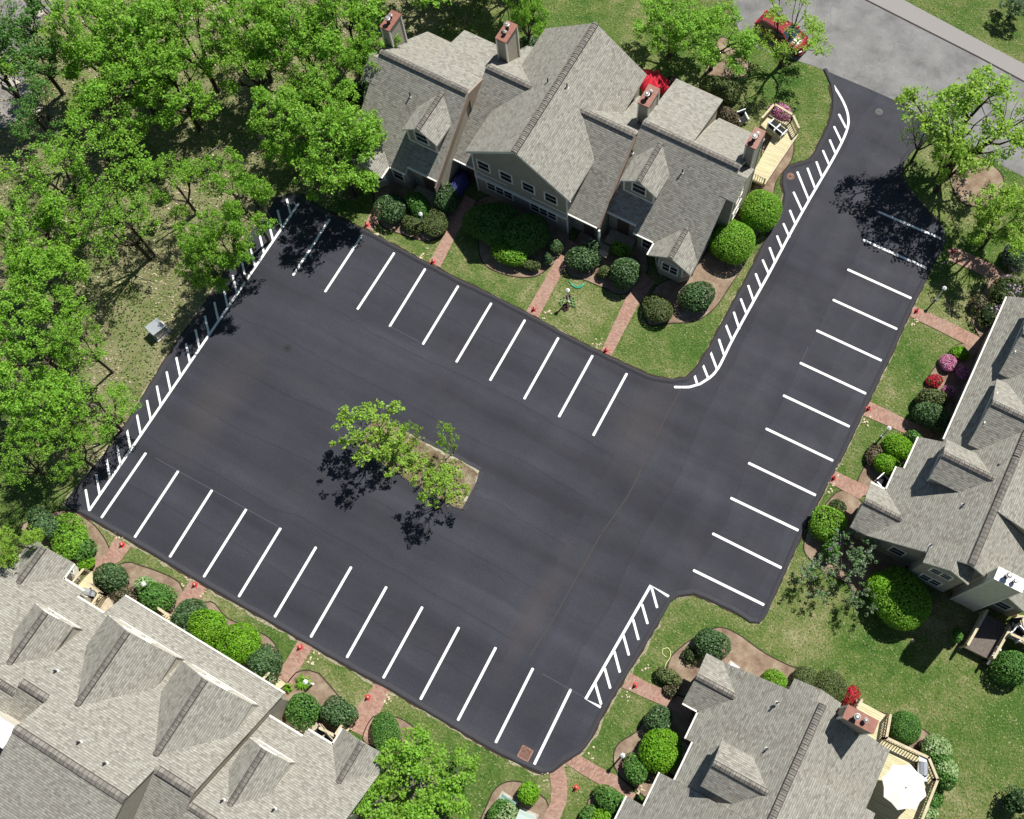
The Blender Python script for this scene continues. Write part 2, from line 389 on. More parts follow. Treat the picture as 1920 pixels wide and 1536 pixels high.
LOT = [(537, 366), (517, 372), (497, 408), (463, 445), (430, 498), (397, 552), (350, 617), (320, 659), (277, 729), (240, 790), (200, 848), (160, 898), (123, 945),
       (150, 962), (205, 993), (260, 1024), (373, 1091), (513, 1171), (640, 1244), (730, 1293), (827, 1350), (923, 1407), (993, 1441), (1017, 1451), (1035, 1447), (1057, 1430), (1087, 1411), (1107, 1387), (1130, 1341),
       (1180, 1257), (1210, 1209), (1237, 1164), (1257, 1130), (1272, 1118), (1300, 1114), (1320, 1122), (1370, 1145), (1423, 1169), (1460, 1100), (1498, 1015), (1533, 942), (1580, 856), (1627, 756), (1667, 675), (1710, 578),
       (1743, 512), (1772, 455), (1764, 420), (1738, 392), (1712, 362), (1696, 338), (1693, 315), (1702, 295), (1720, 275), (1745, 262), (1763, 240),
       (1697, 197), (1620, 163), (1543, 131), (1556, 160), (1560, 190), (1557, 220), (1545, 250), (1525, 290), (1518, 299), (1480, 312), (1468, 325), (1465, 345), (1470, 365), (1466, 388), (1452, 418),
       (1425, 470), (1400, 520), (1370, 575), (1330, 650), (1305, 690), (1285, 708), (1262, 712), (1223, 706), (1195, 694), (1143, 669), (1073, 634), (987, 587), (923, 554), (840, 514), (698, 438), (671, 425), (600, 388), (560, 364)]
lot_w = dense(LOT, .45, .015, 3)
lot = flat('parking_lot', lot_w, .02, MT['asphalt'], thick=.12, kind='structure')
# rolled asphalt berm round the lot (everywhere but the road mouth)
def berm(px, name='berm_kerb', h=.11, w=.34):
    pts = smooth_poly(px, .5, False); m = MB(); rr = random.Random(5)
    prof = [(-.02, -.02), (.03, h * .75), (.12, h), (.2, h * .75), (w, .0)]
    rows = []
    for i, p in enumerate(pts):
        d = (pts[min(i + 1, len(pts) - 1)] - pts[max(i - 1, 0)]).normalized(); nrm = Vector((-d.y, d.x, 0))   # to the left of travel = into the lot
        j = rr.uniform(-.02, .02)
        rows.append([p + nrm * (a + j) + Vector((0, 0, .02 + b)) for a, b in prof])
    for i in range(len(rows) - 1):
        for k in range(len(prof) - 1):
            m.face([rows[i][k], rows[i + 1][k], rows[i + 1][k + 1], rows[i][k + 1]], 0, sm=True)
    return m.build(name, MT['berm'], lot)
k0 = LOT.index((1543, 131)); k1 = LOT.index((1763, 240))
berm(LOT[k0:] + LOT[:k1 + 1])

# paint
g = N('line_paint', .6, .3); n1 = g.noise(g.geo(), 14, 4, .7); g.color(g.ramp(n1, [(.25, (.60, .60, .60)), (.45, (.78, .78, .77)), (.8, (.84, .84, .83))])); MT['paint'] = g.m
def stroke(m, pts, w, z=.026):
    pts = [Vector(p) for p in pts]; L = []
    for i, p in enumerate(pts):
        a, b = pts[max(i - 1, 0)], pts[min(i + 1, len(pts) - 1)]; d = (b - a); d.z = 0; d.normalize(); n = Vector((-d.y, d.x, 0)) * w / 2
        L.append((p + n, p - n))
    for i in range(len(L) - 1):
        q = [L[i][1], L[i + 1][1], L[i + 1][0], L[i][0]]; m.face([(v.x, v.y, z) for v in q])
    for e, s in ((0, 1), (-1, -1)):                 # rounded ends
        a = pts[e]; d = (pts[1] - pts[0]) if e == 0 else (pts[-1] - pts[-2]); d.z = 0; d.normalize(); n = Vector((-d.y, d.x, 0)) * w / 2
        arc = [a + n * math.cos(t) * (1 if e == 0 else -1) - d * s * 0 + (-d if e == 0 else d) * (w / 2) * .6 * math.sin(t) for t in [math.pi * k / 5 for k in range(6)]]
        m.face([(v.x, v.y, z) for v in arc])
LW = .175
At = [(273.3, 850.3), (334.3, 883.7), (397.7, 919.3), (461.7, 955.3), (526, 991), (592.3, 1026.7), (658.3, 1064), (724.3, 1101.3), (791.7, 1139), (860, 1177.3), (929.3, 1215), (999, 1254), (1070, 1293.3)]
Ab = [(191, 970.3), (253.3, 1007), (319, 1044), (382.7, 1081.3), (448.3, 1118.3), (515.7, 1156.3), (583.3, 1194), (651, 1232.3), (719.3, 1270.7), (789, 1310.7), (859, 1350), (930, 1391.7), (1002.3, 1432.3)]
Bt = [(618, 412), (678, 443), (739, 475), (797, 505), (859, 537), (921, 569.3), (984, 601), (1046.7, 634.3), (1110.7, 667.7), (1175, 701.3)]
Bb = [(550, 516), (610, 547), (670.7, 579.7), (731, 612), (793.3, 645.3), (856, 678.7), (919.3, 713), (983.3, 747.7), (1048.3, 781.3), (1112.7, 816.3)]
Cl = [(1647.7, 397.7), (1619.3, 450.7), (1590, 506), (1562.3, 562.7), (1531.7, 620.3), (1500.7, 681), (1469.3, 742), (1436.7, 804.3), (1404, 868.7), (1370.7, 934.3), (1336.7, 1001), (1300.7, 1069.7)]
Cr = [(1765, 448.3), (1736.7, 502.7), (1710, 560.3), (1681, 617), (1651.7, 676), (1622.7, 738), (1591.7, 799.7), (1561, 863.7), (1529, 928.7), (1496.7, 994.7), (1464.3, 1064.7), (1431.7, 1134)]
for T, B in ((At, Ab), (Bt, Bb), (Cl, Cr)):
    for a, b in zip(T, B):
        m = MB(); stroke(m, [P(*a), P(*b)], LW); m.build('stall_line', MT['paint'], lot)
def hatch(curve, ticks, smooth=False):
    m = MB(); stroke(m, smooth_poly(curve, .4, False) if smooth else PP(curve), LW); m.build('border_line', MT['paint'], lot)
    for a, b in ticks:
        m = MB(); stroke(m, [P(*a), P(*b)], LW * .92, .03); m.build('hatch_line', MT['paint'], lot)
lt = []
for i in range(22):                                 # left border: 22 evenly spaced ticks
    t = i / 21; a = P(537, 371).lerp(P(161, 919), t); b = P(545, 402).lerp(P(167.7, 957), t); lt.append((a, b))
m = MB(); stroke(m, [P(560, 382), P(168, 957)], LW); m.build('border_line', MT['paint'], lot)
for a, b in lt: m = MB(); stroke(m, [a, b], LW * .85, .03); m.build('hatch_line', MT['paint'], lot)
hatch([(1559, 155), (1575, 180), (1585, 200), (1590, 217), (1591, 230), (1587, 247), (1577, 270), (1557, 307), (1530, 353), (1503, 400), (1477, 447), (1443, 511), (1413, 565), (1373, 638), (1347, 690), (1330, 709), (1313, 720), (1293, 726), (1265, 726)],
      [((1573, 215), (1586, 240)), ((1564, 238), (1577, 265)), ((1555.7, 263), (1566, 287)), ((1543, 283), (1554, 308)), ((1530.7, 304), (1541, 332)), ((1514, 316), (1528, 353)), ((1495, 323), (1517, 377)), ((1488, 361), (1505, 398)), ((1481, 395), (1492, 422)), ((1469, 420), (1480, 445)),
       ((1457, 443), (1467, 468)), ((1443, 465), (1453, 492)), ((1430, 488), (1441, 513)), ((1417, 514), (1427, 540)), ((1403, 536), (1413, 565)), ((1389, 561), (1400, 590)), ((1376, 586), (1386, 617)), ((1361, 610), (1373, 640)), ((1348, 637), (1358, 667)), ((1332, 660), (1344, 692)), ((1318, 685), (1328, 710)), ((1302, 704), (1307, 720))], True)
hatch([(1128, 1327), (1098, 1311), (1220, 1098), (1253, 1118)],
      [((1222, 1103), (1232, 1139)), ((1204, 1134), (1214, 1169)), ((1187, 1162), (1197, 1199)), ((1169, 1192), (1179, 1228)), ((1152, 1222), (1162, 1260)), ((1134, 1254), (1144, 1290)), ((1116, 1282), (1127, 1320))])
# fine chalk and seam lines left on the fresh surface
g = N('chalk', .9, .1); g.color((.085, .09, .115)); MT['chalk'] = g.m
g = N('seam_dust', .9, .1); g.color((.062, .055, .05)); MT['seam'] = g.m
for a, b in (((292, 859), (334, 883)), ((334, 883), (526, 990)), ((1018, 1264), (1096, 1308)), ((731, 612), (786, 641)), ((1515, 651), (1503, 676))):
    m = MB(); stroke(m, [P(*a), P(*b)], .035, .028); m.build('chalk_line', MT['chalk'], lot)
for pts in ([(1278, 728), (1245, 790), (1215, 850), (1180, 925), (1128, 1000)], [(1128, 1000), (1080, 1085), (1038, 1160), (995, 1228)]):
    m = MB(); stroke(m, smooth_poly(pts, .6, False), .07, .0275); m.build('paving_seam', MT['seam'], lot)

# planting island: a bed of bare earth with a broken edge
g = N('island_earth', .95, .1); pos = g.geo(); a1 = g.noise(pos, 1.4, 5, .6); a2 = g.noise(pos, 16, 4, .7)
c = g.ramp(a1, [(.3, (.13, .085, .055)), (.5, (.22, .17, .11)), (.68, (.34, .29, .20))]); g.color(g.mix(.7, c, g.ramp(a2, [(.3, .45), (.7, 1.3)]), 'MULTIPLY')); g.bump(a2, 1.0, .06)
MT['earth'] = g.m
ISL = [(716, 782), (733, 793), (800, 832), (860, 862), (899, 884), (893, 905), (874, 942), (866, 955), (850, 950), (790, 915), (740, 885), (690, 852), (668, 835), (690, 800)]
isl = flat('planting_island', dense(ISL, .3, .03, 8), .10, MT['earth'], thick=.15, kind='structure')
m = MB(); rr = random.Random(9); ring = dense(ISL, .3, .02, 8)
for i in range(len(ring)):
    p, q = ring[i], ring[(i + 1) % len(ring)]; d = (q - p)
    if d.length < 1e-4: continue
    d.normalize(); n = Vector((d.y, -d.x, 0))
    m.face([p + Vector((0, 0, .095)), q + Vector((0, 0, .095)), q + n * -.28 + Vector((0, 0, .023)), p + n * -.28 + Vector((0, 0, .023))])
m.build('berm_kerb', MT['berm'], isl)
m = MB(); rr = random.Random(19)
for i in range(len(ring)):                          # bleached dead grass along the rim of the bed
    p, q = ring[i], ring[(i + 1) % len(ring)]; d = q - p
    if d.length < 1e-4 or rr.random() < .3 or i > len(ring) * .44: continue
    d.normalize(); n = Vector((d.y, -d.x, 0)); w_ = rr.uniform(.05, .22)
    m.face([p + Vector((0, 0, .106)), q + Vector((0, 0, .106)), q + n * w_ + Vector((0, 0, .106)), p + n * w_ * rr.uniform(.5, 1.2) + Vector((0, 0, .106))][::-1])
MT['straw'] = mat_plain('dead_grass', (.36, .34, .25), .9, .1, .3, 14)
m.build('dead_grass_rim', MT['straw'], isl)

# roads
flat('street', PP([(1372, -60), (1375, 30), (1392, 75), (1425, 93), (1480, 110), (1520, 122), (1543, 131), (1620, 163), (1697, 197), (1763, 240), (1800, 268), (1850, 296), (1925, 335), (2100, 420), (2100, 250), (1830, 105), (1623, 0), (1500, -70)]), .018, MT['road'], kind='structure')
flat('sidewalk', PP([(1500, -70), (1623, 0), (1830, 105), (2100, 250), (2100, 215), (1867, 93), (1693, 0), (1580, -70)]), .05, MT['walk'], thick=.1, kind='structure')
m = MB(); stroke(m, PP([(1500, -70), (1623, 0), (1830, 105), (2100, 250)]), .10, .054); m.build('kerb_joint', MT['seam'], kind='structure')
# strip of bare rocky clearing at the upper left corner
g = N('ledge_rock', .9, .2); pos = g.geo(); a1 = g.noise(pos, .8, 6, .65); a2 = g.noise(pos, 5, 5, .7)
g.color(g.mix(.6, g.ramp(a1, [(.3, (.14, .13, .13)), (.5, (.24, .23, .22)), (.7, (.34, .31, .28))]), g.ramp(a2, [(.3, .55), (.7, 1.2)]), 'MULTIPLY')); g.bump(a2, 1, .1); MT['ledge'] = g.m
flat('rock_clearing', smooth_poly([(-40, -60), (150, -60), (110, 20), (84, 30), (60, 80), (40, 120), (60, 170), (55, 215), (10, 240), (-60, 230)], 1), .03, MT['ledge'], kind='structure')

# mulch beds
g = N('mulch', .95, .1); pos = g.geo(); a1 = g.noise(pos, 1.2, 5, .6); a2 = g.noise(pos, 22, 4, .75)
c = g.ramp(a1, [(.3, (.19, .125, .085)), (.5, (.29, .21, .15)), (.7, (.38, .31, .22))]); g.color(g.mix(.75, c, g.ramp(a2, [(.28, .45), (.7, 1.3)]), 'MULTIPLY')); g.bump(a2, 1.0, .05)
MT['mulch'] = g.m
MT['edging_shade'] = mat_plain('bed_edging', (.04, .028, .02), .8, .2, .2, 6)  # bed edging; also paints the shaded gap outside the berm
BEDS = [[(704, 398), (717, 424), (760, 442), (805, 452), (845, 430), (868, 385), (800, 330), (690, 320), (700, 360)],
        [(893, 380), (896, 440), (905, 492), (950, 516), (1003, 519), (1036, 496), (1060, 470), (1060, 430), (950, 370)],
        [(1075, 455), (1062, 490), (1066, 515), (1100, 527), (1134, 541), (1172, 552), (1215, 505), (1190, 440), (1110, 420)],
        [(1228, 540), (1213, 606), (1262, 606), (1305, 602), (1340, 578), (1370, 535), (1398, 492), (1420, 445), (1447, 402), (1452, 352), (1462, 330), (1484, 300), (1488, 262), (1474, 228), (1440, 215), (1420, 330), (1380, 400), (1300, 500)],
        [(1806, 644), (1776, 664), (1746, 698), (1729, 735), (1721, 780), (1709, 816), (1758, 840), (1800, 790), (1858, 665)],
        [(1668, 822), (1640, 842), (1618, 880), (1607, 905), (1612, 930), (1670, 915), (1740, 860), (1712, 818)],
        [(1577, 920), (1550, 943), (1518, 985), (1507, 1030), (1525, 1055), (1548, 1075), (1590, 1095), (1605, 1120), (1640, 1105), (1700, 1060), (1640, 1000), (1612, 937)],
        [(1868, 505), (1845, 540), (1833, 580), (1822, 600), (1850, 640), (1920, 600), (1990, 560), (1960, 500), (1905, 545)],
        [(1350, 1176), (1322, 1186), (1285, 1207), (1258, 1232), (1250, 1258), (1245, 1278), (1262, 1300), (1330, 1320), (1500, 1400), (1640, 1420), (1760, 1450), (1790, 1440), (1755, 1390), (1722, 1362), (1670, 1342), (1620, 1322), (1590, 1292), (1530, 1264), (1480, 1248), (1430, 1222), (1385, 1190)],
        [(1212, 1345), (1193, 1372), (1162, 1392), (1151, 1412), (1152, 1438), (1162, 1456), (1188, 1476), (1230, 1500), (1300, 1450), (1300, 1340), (1250, 1325)],
        [(1103, 1500), (1118, 1490), (1180, 1508), (1225, 1525), (1220, 1580), (1100, 1580)],
        [(950, 1466), (975, 1466), (1003, 1478), (1015, 1492), (1028, 1510), (1012, 1560), (900, 1570), (915, 1505), (930, 1478)],
        [(120, 957), (165, 975), (192, 1003), (207, 1035), (196, 1052), (168, 1068), (100, 1060), (40, 990)],
        [(236, 1055), (262, 1060), (310, 1077), (336, 1092), (344, 1108), (338, 1128), (300, 1172), (240, 1150), (190, 1130), (196, 1078)],
        [(395, 1128), (425, 1158), (470, 1178), (505, 1196), (522, 1220), (528, 1252), (505, 1290), (430, 1240), (330, 1180), (350, 1150)],
        [(556, 1261), (580, 1257), (598, 1263), (622, 1290), (637, 1308), (655, 1330), (650, 1366), (600, 1400), (540, 1360), (515, 1300), (540, 1280)],
        [(700, 1344), (735, 1343), (760, 1352), (782, 1370), (796, 1390), (760, 1420), (700, 1400), (680, 1385)],
        [(1348, 72), (1366, 74), (1390, 92), (1402, 112), (1400, 140), (1360, 148), (1322, 140), (1335, 108)],
        [(1790, 290), (1825, 292), (1872, 320), (1880, 350), (1850, 385), (1805, 380), (1782, 340)]]
for i, b in enumerate(BEDS):
    w = smooth_poly(b, .35)
    bed = flat('mulch_bed', w, .024 + .0007 * i, MT['mulch'], kind='structure')
    m = MB(); stroke(m, w + [w[0]], .07, .0245 + .0007 * i + .012); m.build('bed_edging', MT['edging_shade'], bed)

# brick walks
g = N('brick_paving', .85, .2); uv = g.coord('UV'); b = g.n('ShaderNodeTexBrick'); b.inputs['Scale'].default_value = 1
b.inputs['Brick Width'].default_value = .21; b.inputs['Row Height'].default_value = .105; b.inputs['Mortar Size'].default_value = .009; b.offset = .5
b.inputs['Color1'].default_value = (.27, .135, .10, 1); b.inputs['Color2'].default_value = (.42, .25, .19, 1); b.inputs['Mortar'].default_value = (.24, .19, .15, 1)
g.l(uv, b.inputs['Vector']); n1 = g.noise(uv, .7, 5, .6); n2 = g.noise(uv, 12, 3)
c = g.mix(g.ramp(n1, [(.4, 0.0), (.75, .5)]), b.outputs['Color'], (.33, .26, .20)); g.color(g.mix(.5, c, g.ramp(n2, [(.3, .65), (.7, 1.15)]), 'MULTIPLY')); g.bump(b.outputs['Fac'], -.4, .01)
MT['brick'] = g.m
def brick_path(px, a, b2):
    """px: outline; courses run across the walk direction a->b"""
    w = PP(px); d = (P(*b2) - P(*a)); d.z = 0; d.normalize(); n = Vector((-d.y, d.x, 0)); m = MB(); z = .047
    if sum(w[i].x * w[(i + 1) % len(w)].y - w[(i + 1) % len(w)].x * w[i].y for i in range(len(w))) < 0: w = w[::-1]
    m.face([(v.x, v.y, z) for v in w], uv=[(v.dot(n), v.dot(d)) for v in w])
    for i in range(len(w)):
        q, r = w[i], w[(i + 1) % len(w)]; m.face([(q.x, q.y, -.05), (r.x, r.y, -.05), (r.x, r.y, z), (q.x, q.y, z)])
    return m.build('brick_walk', MT['brick'], kind='structure')
PATHS = [([(682, 425), (699, 434), (742, 372), (728, 350), (716, 360)], (690, 430), (730, 360)),
         ([(805, 491), (826, 502), (856, 440), (893, 378), (872, 366), (838, 432)], (815, 496), (880, 372)),
         ([(986, 585), (1009, 597), (1035, 548), (1063, 497), (1085, 460), (1064, 448), (1030, 510)], (998, 590), (1072, 455)),
         ([(1126, 661), (1145, 671), (1172, 618), (1195, 575), (1228, 530), (1207, 512), (1172, 562)], (1135, 666), (1215, 520)),
         ([(1776, 469), (1790, 464), (1830, 482), (1868, 500), (1905, 530), (1925, 560), (1905, 575), (1885, 550), (1862, 528), (1820, 506), (1781, 489)], (1780, 478), (1865, 515)),
         ([(1713, 574), (1704, 593), (1755, 618), (1806, 644), (1850, 672), (1866, 650), (1828, 628), (1770, 600)], (1708, 583), (1855, 660)),
         ([(1630, 753), (1617, 779), (1660, 797), (1703, 816), (1738, 835), (1752, 810), (1706, 790), (1668, 771)], (1623, 766), (1745, 822)),
         ([(1565, 883), (1554, 905), (1580, 920), (1612, 936), (1632, 915), (1600, 900)], (1560, 894), (1620, 925)),
         ([(1182, 1262), (1166, 1289), (1208, 1308), (1250, 1326), (1292, 1346), (1305, 1322), (1261, 1300), (1215, 1280)], (1174, 1275), (1298, 1334)),
         ([(1083, 1414), (1057, 1430), (1095, 1454), (1140, 1480), (1182, 1506), (1192, 1489), (1160, 1456), (1120, 1436)], (1070, 1422), (1186, 1498)),
         ([(1030, 1448), (1056, 1431), (1062, 1455), (1064, 1480), (1062, 1505), (1052, 1530), (1038, 1570), (1003, 1570), (1018, 1535), (1032, 1505), (1034, 1480)], (1045, 1440), (1020, 1570)),
         ([(706, 1278), (732, 1293), (712, 1338), (692, 1386), (652, 1366), (668, 1330), (690, 1300)], (718, 1286), (672, 1375)),
         ([(560, 1200), (587, 1214), (565, 1250), (553, 1270), (548, 1285), (515, 1268), (536, 1240)], (573, 1207), (532, 1276)),
         ([(358, 1086), (388, 1104), (360, 1150), (342, 1172), (308, 1152), (332, 1128)], (373, 1095), (325, 1162)),
         ([(216, 1007), (246, 1025), (228, 1050), (190, 1078), (165, 1062), (200, 1040)], (230, 1016), (178, 1070))]
for p in PATHS: brick_path(*p)
# worn strip of bare soil and grit, and painted shade, between the berm and the grass
g = N('grit_edge', .95, .1); pos = g.geo(); a2 = g.noise(pos, 9, 4, .75); g.color(g.ramp(a2, [(.3, (.14, .12, .07)), (.5, (.28, .25, .17)), (.7, (.42, .39, .31))])); MT['grit'] = g.m
def edge_strip(seg, w=.16, seed=1, mat='grit', z=.012):
    pts = dense(seg, .35, 0, closed=False); rr = random.Random(seed); m = MB(); L = []
    for i, p in enumerate(pts):
        d = (pts[min(i + 1, len(pts) - 1)] - pts[max(i - 1, 0)]).normalized(); n = Vector((d.y, -d.x, 0)); L.append((p - n * .05, p + n * (w * rr.uniform(.3, 1.3))))
    for i in range(len(L) - 1): m.face([(L[i][1].x, L[i][1].y, z), (L[i + 1][1].x, L[i + 1][1].y, z), (L[i + 1][0].x, L[i + 1][0].y, z), (L[i][0].x, L[i][0].y, z)])
    m.build('soil_shade_strip', MT[mat], kind='structure')
edge_strip(LOT[4:32], .24, 1); edge_strip(LOT[33:46], .12, 2); edge_strip(LOT[k0 + 1:], .10, 3)
edge_strip(LOT[4:32], .09, 4, 'edging_shade', .05); edge_strip(LOT[33:46], .08, 5, 'edging_shade', .05); edge_strip(LOT[k0 + 1:], .11, 6, 'edging_shade', .05)  # dark soil tone standing for the shadowed gap between berm and grass
# ================================================================ townhouses
S = .78                                             # roof pitch
class Frame:
    """a = along the facade from the party wall outwards, v = depth behind the main front eave"""
    def __init__(s, O, U, V): s.O = Vector((*O, 0)); s.U = Vector((*U, 0)); s.V = Vector((*V, 0))
    def __call__(s, a, v, z=0.0): return s.O + s.U * a + s.V * v + Vector((0, 0, z))
def extr(m, F, prof, a0, a1, mat=0):
    """closed profile [(v,z)..] extruded along a"""
    A = [F(a0, v, z) for v, z in prof]; B = [F(a1, v, z) for v, z in prof]
    c = sum((p for p in A + B), Vector()) / (2 * len(A))
    def fc(pts):
        nn = Vector((0, 0, 0))
        for i in range(len(pts)): nn += pts[i].cross(pts[(i + 1) % len(pts)])
        mid = sum(pts, Vector()) / len(pts)
        m.face(pts if nn.dot(mid - c) > 0 else pts[::-1], mat)
    fc(A); fc(B)
    for i in range(len(A)):
        j = (i + 1) % len(A); fc([A[i], A[j], B[j], B[i]])
def extrv(m, F, prof, v0, v1, mat=0):
    """closed profile [(a,z)..] extruded along v"""
    A = [F(a, v0, z) for a, z in prof]; B = [F(a, v1, z) for a, z in prof]
    c = sum((p for p in A + B), Vector()) / (2 * len(A))
    def fc(pts):
        nn = Vector((0, 0, 0))
        for i in range(len(pts)): nn += pts[i].cross(pts[(i + 1) % len(pts)])
        mid = sum(pts, Vector()) / len(pts)
        m.face(pts if nn.dot(mid - c) > 0 else pts[::-1], mat)
    fc(A); fc(B)
    for i in range(len(A)):
        j = (i + 1) % len(A); fc([A[i], A[j], B[j], B[i]])
RT = .16
MT['capshadow'] = mat_plain('cap_joint_shadow', (.07, .062, .055), .9, .1, .2, 9)  # dark butt ends, and shade painted along the cap edges
def roofpoly(m, F, pts): m.slab([F(*p) for p in pts], RT, 0, 1)
def ridge_cap(bl, F, p, q, w=.34, par=None):
    m = MB(); a, b = F(*p), F(*q); L = (b - a).length; n = max(2, int(L / .15)); d = (b - a) / n
    sd = Vector((0, 0, 1)).cross(d).normalized()
    for i in range(n):                              # overlapping cap shingles
        s0 = a + d * i + Vector((0, 0, .10)); s1 = a + d * (i + 1.12) + Vector((0, 0, .06))
        for k in (1, -1):
            m.face([s0, s1, s1 + sd * w / 2 * k + Vector((0, 0, -.1)), s0 + sd * w / 2 * k + Vector((0, 0, -.11))][::k])
            lo = Vector((0, 0, -.035)); m.face([s0 + sd * w / 2 * k + Vector((0, 0, -.11)), s0, s0 + lo, s0 + sd * w / 2 * k + Vector((0, 0, -.15))][::k], 1)
            if i % 2 == 0: q0 = s0 + d * .9 + Vector((0, 0, .006)); m.face([q0, q0 + d * .16, q0 + d * .16 + sd * w / 2 * k + Vector((0, 0, -.1)), q0 + sd * w / 2 * k + Vector((0, 0, -.1))][::k], 1)
    for k in (1, -1):                               # shadow gap along both edges of the cap, painted as dark strips
        e = sd * (w / 2 + .015) * k + Vector((0, 0, -.06)); m.beam(a + e, b + e, .035, .07, 1)
    return m.build('ridge_cap', [MT['ridge'], MT['capshadow']], par or bl)
def window(parent, c, r, n, w, h, panes=1, frame='trim', arch=False, name='window', glass='glass'):
    """c centre on the wall plane, r unit vector along the wall, n outward normal"""
    c, r, n = Vector(c), Vector(r).normalized(), Vector(n).normalized(); up = Vector((0, 0, 1)); m = MB(); t = .10
    def bar(x0, x1, y0, y1, d0=.0, d1=.06, mm=0):
        P8 = [c + r * x + up * y + n * d for d in (d0, d1) for x, y in ((x0, y0), (x1, y0), (x1, y1), (x0, y1))]
        cc = sum(P8, Vector()) / 8
        for idx in ((0, 1, 2, 3), (4, 5, 6, 7), (0, 1, 5, 4), (1, 2, 6, 5), (2, 3, 7, 6), (3, 0, 4, 7)):
            q = [P8[i] for i in idx]; nn = (q[1] - q[0]).cross(q[2] - q[0]); m.face(q if nn.dot(sum(q, Vector()) / 4 - cc) > 0 else q[::-1], mm)
    W2, H2 = w / 2, h / 2
    bar(-W2 - t, W2 + t, -H2 - t, -H2); bar(-W2 - t, -W2, -H2, H2); bar(W2, W2 + t, -H2, H2)
    if not arch: bar(-W2 - t, W2 + t, H2, H2 + t)
    else:
        K = 8; pi_ = [(math.cos(math.pi * k / K) * W2, H2 + math.sin(math.pi * k / K) * W2 * .45) for k in range(K + 1)]
        po = [(math.cos(math.pi * k / K) * (W2 + t), H2 + math.sin(math.pi * k / K) * (W2 * .45 + t)) for k in range(K + 1)]
        for k in range(K):
            q = [c + r * x + up * y + n * .06 for x, y in (pi_[k], po[k], po[k + 1], pi_[k + 1])]
            nn = (q[1] - q[0]).cross(q[2] - q[0]); m.face(q if nn.dot(n) > 0 else q[::-1])
            q = [c + r * po[k][0] + up * po[k][1], c + r * po[k + 1][0] + up * po[k + 1][1], c + r * po[k + 1][0] + up * po[k + 1][1] + n * .06, c + r * po[k][0] + up * po[k][1] + n * .06]
            m.face(q)
        bar(-W2, W2, H2 - .02, H2 + .05, 0, .05)
    for k in range(1, panes): x = -W2 + w * k / panes; bar(x - .045, x + .045, -H2, H2, 0, .055)
    for k in range(panes):
        x0 = -W2 + w * k / panes
        bar(x0, x0 + w / panes, -.022, .022, 0, .045)
    f = m.build(name, MT[frame], parent)
    gm = MB(); m = gm
    pts = [(-W2, -H2), (W2, -H2), (W2, H2)] + ([] if not arch else [(math.cos(math.pi * k / 8) * W2, H2 + math.sin(math.pi * k / 8) * W2 * .45) for k in range(1, 8)]) + [(-W2, H2)]
    q = [c + r * x + up * y + n * .03 for x, y in pts]; nn = (q[1] - q[0]).cross(q[2] - q[1])
    gm.face(q if nn.dot(n) > 0 else q[::-1])
    # keep parts at most two levels deep
    if parent.parent is None: gm.build('pane', MT[glass], f)
    else:
        f.data.materials.append(MT[glass]); me = f.data; bm = bmesh.new(); bm.from_mesh(me)
        off = Vector(parent.location) + Vector(parent.parent.location)
        vs = [bm.verts.new(p - off) for p in (q if nn.dot(n) > 0 else q[::-1])]; fc = bm.faces.new(vs); fc.material_index = 1; bm.to_mesh(me); bm.free()
    return f
def gutter(bl, F, p, q, out=(-1, 0)):
    m = MB(); a, b = F(*p), F(*q); o = (F.U * out[1] + F.V * out[0]) * .07
    m.beam(a + o + Vector((0, 0, -.09)), b + o + Vector((0, 0, -.09)), .10, .11)
    m.build('gutter', MT['trim'], bl)
def chimney(bl, F, a0, a1, v0, v1, z0, z1, cap='chimcap', big=(.35, .3), flues=2, flip=False):
    m = MB(); poly = [F(a0, v0), F(a1, v0), F(a1, v1), F(a0, v1)]
    m.prism([(p.x, p.y) for p in poly], z0, z1 - .06, 0)
    o = .07; poly = [F(a0 - o, v0 - o), F(a1 + o, v0 - o), F(a1 + o, v1 + o), F(a0 - o, v1 + o)]
    m.prism([(p.x, p.y) for p in poly], z1 - .06, z1 + .04, 1)
    for x, y in ((a0, v0), (a1, v0), (a1, v1), (a0, v1)):          # corner boards
        c = F(x, y); m.prism([(c.x - .05, c.y - .05), (c.x + .05, c.y - .05), (c.x + .05, c.y + .05), (c.x - .05, c.y + .05)], z0, z1 - .062, 2)
    ch = m.build('chimney', [MT['cream'] if cap == 'chimwhite' else MT['siding'], MT[cap], MT['trim']], bl)
    am, dv = (a0 + a1) / 2, v1 - v0
    for i in range(flues):
        v = v0 + dv * ((.32, .62) if not flip else (.62, .32))[i]; c = F(am + (.04 if i else -.04), v); r, h = ((.17, .62), (.12, .42))[i]
        m = MB(); m.tube([c + Vector((0, 0, z1 + .02)), c + Vector((0, 0, z1 + h - .12))], r * .75, 12, 0)
        m.tube([c + Vector((0, 0, z1 + h - .10)), c + Vector((0, 0, z1 + h))], [r * 1.15, r * 1.15], 12, 1); m.tube([c + Vector((0, 0, z1 + h)), c + Vector((0, 0, z1 + h + .05))], [r * 1.1, r * .5], 12, 1)
        m.build('flue', [MT['black'], MT['flue']], ch)
    return ch
def vent(bl, p, h=.42, white=True):
    m = MB(); p = Vector(p); m.tube([p - Vector((0, 0, .1)), p + Vector((0, 0, h))], .055, 8, 0)
    m.tube([p + Vector((0, 0, -.04)), p + Vector((0, 0, .06))], [.12, .06], 10, 1)
    m.build('vent_pipe', [MT['pipe'], MT['white'] if white else MT['flue']], bl)
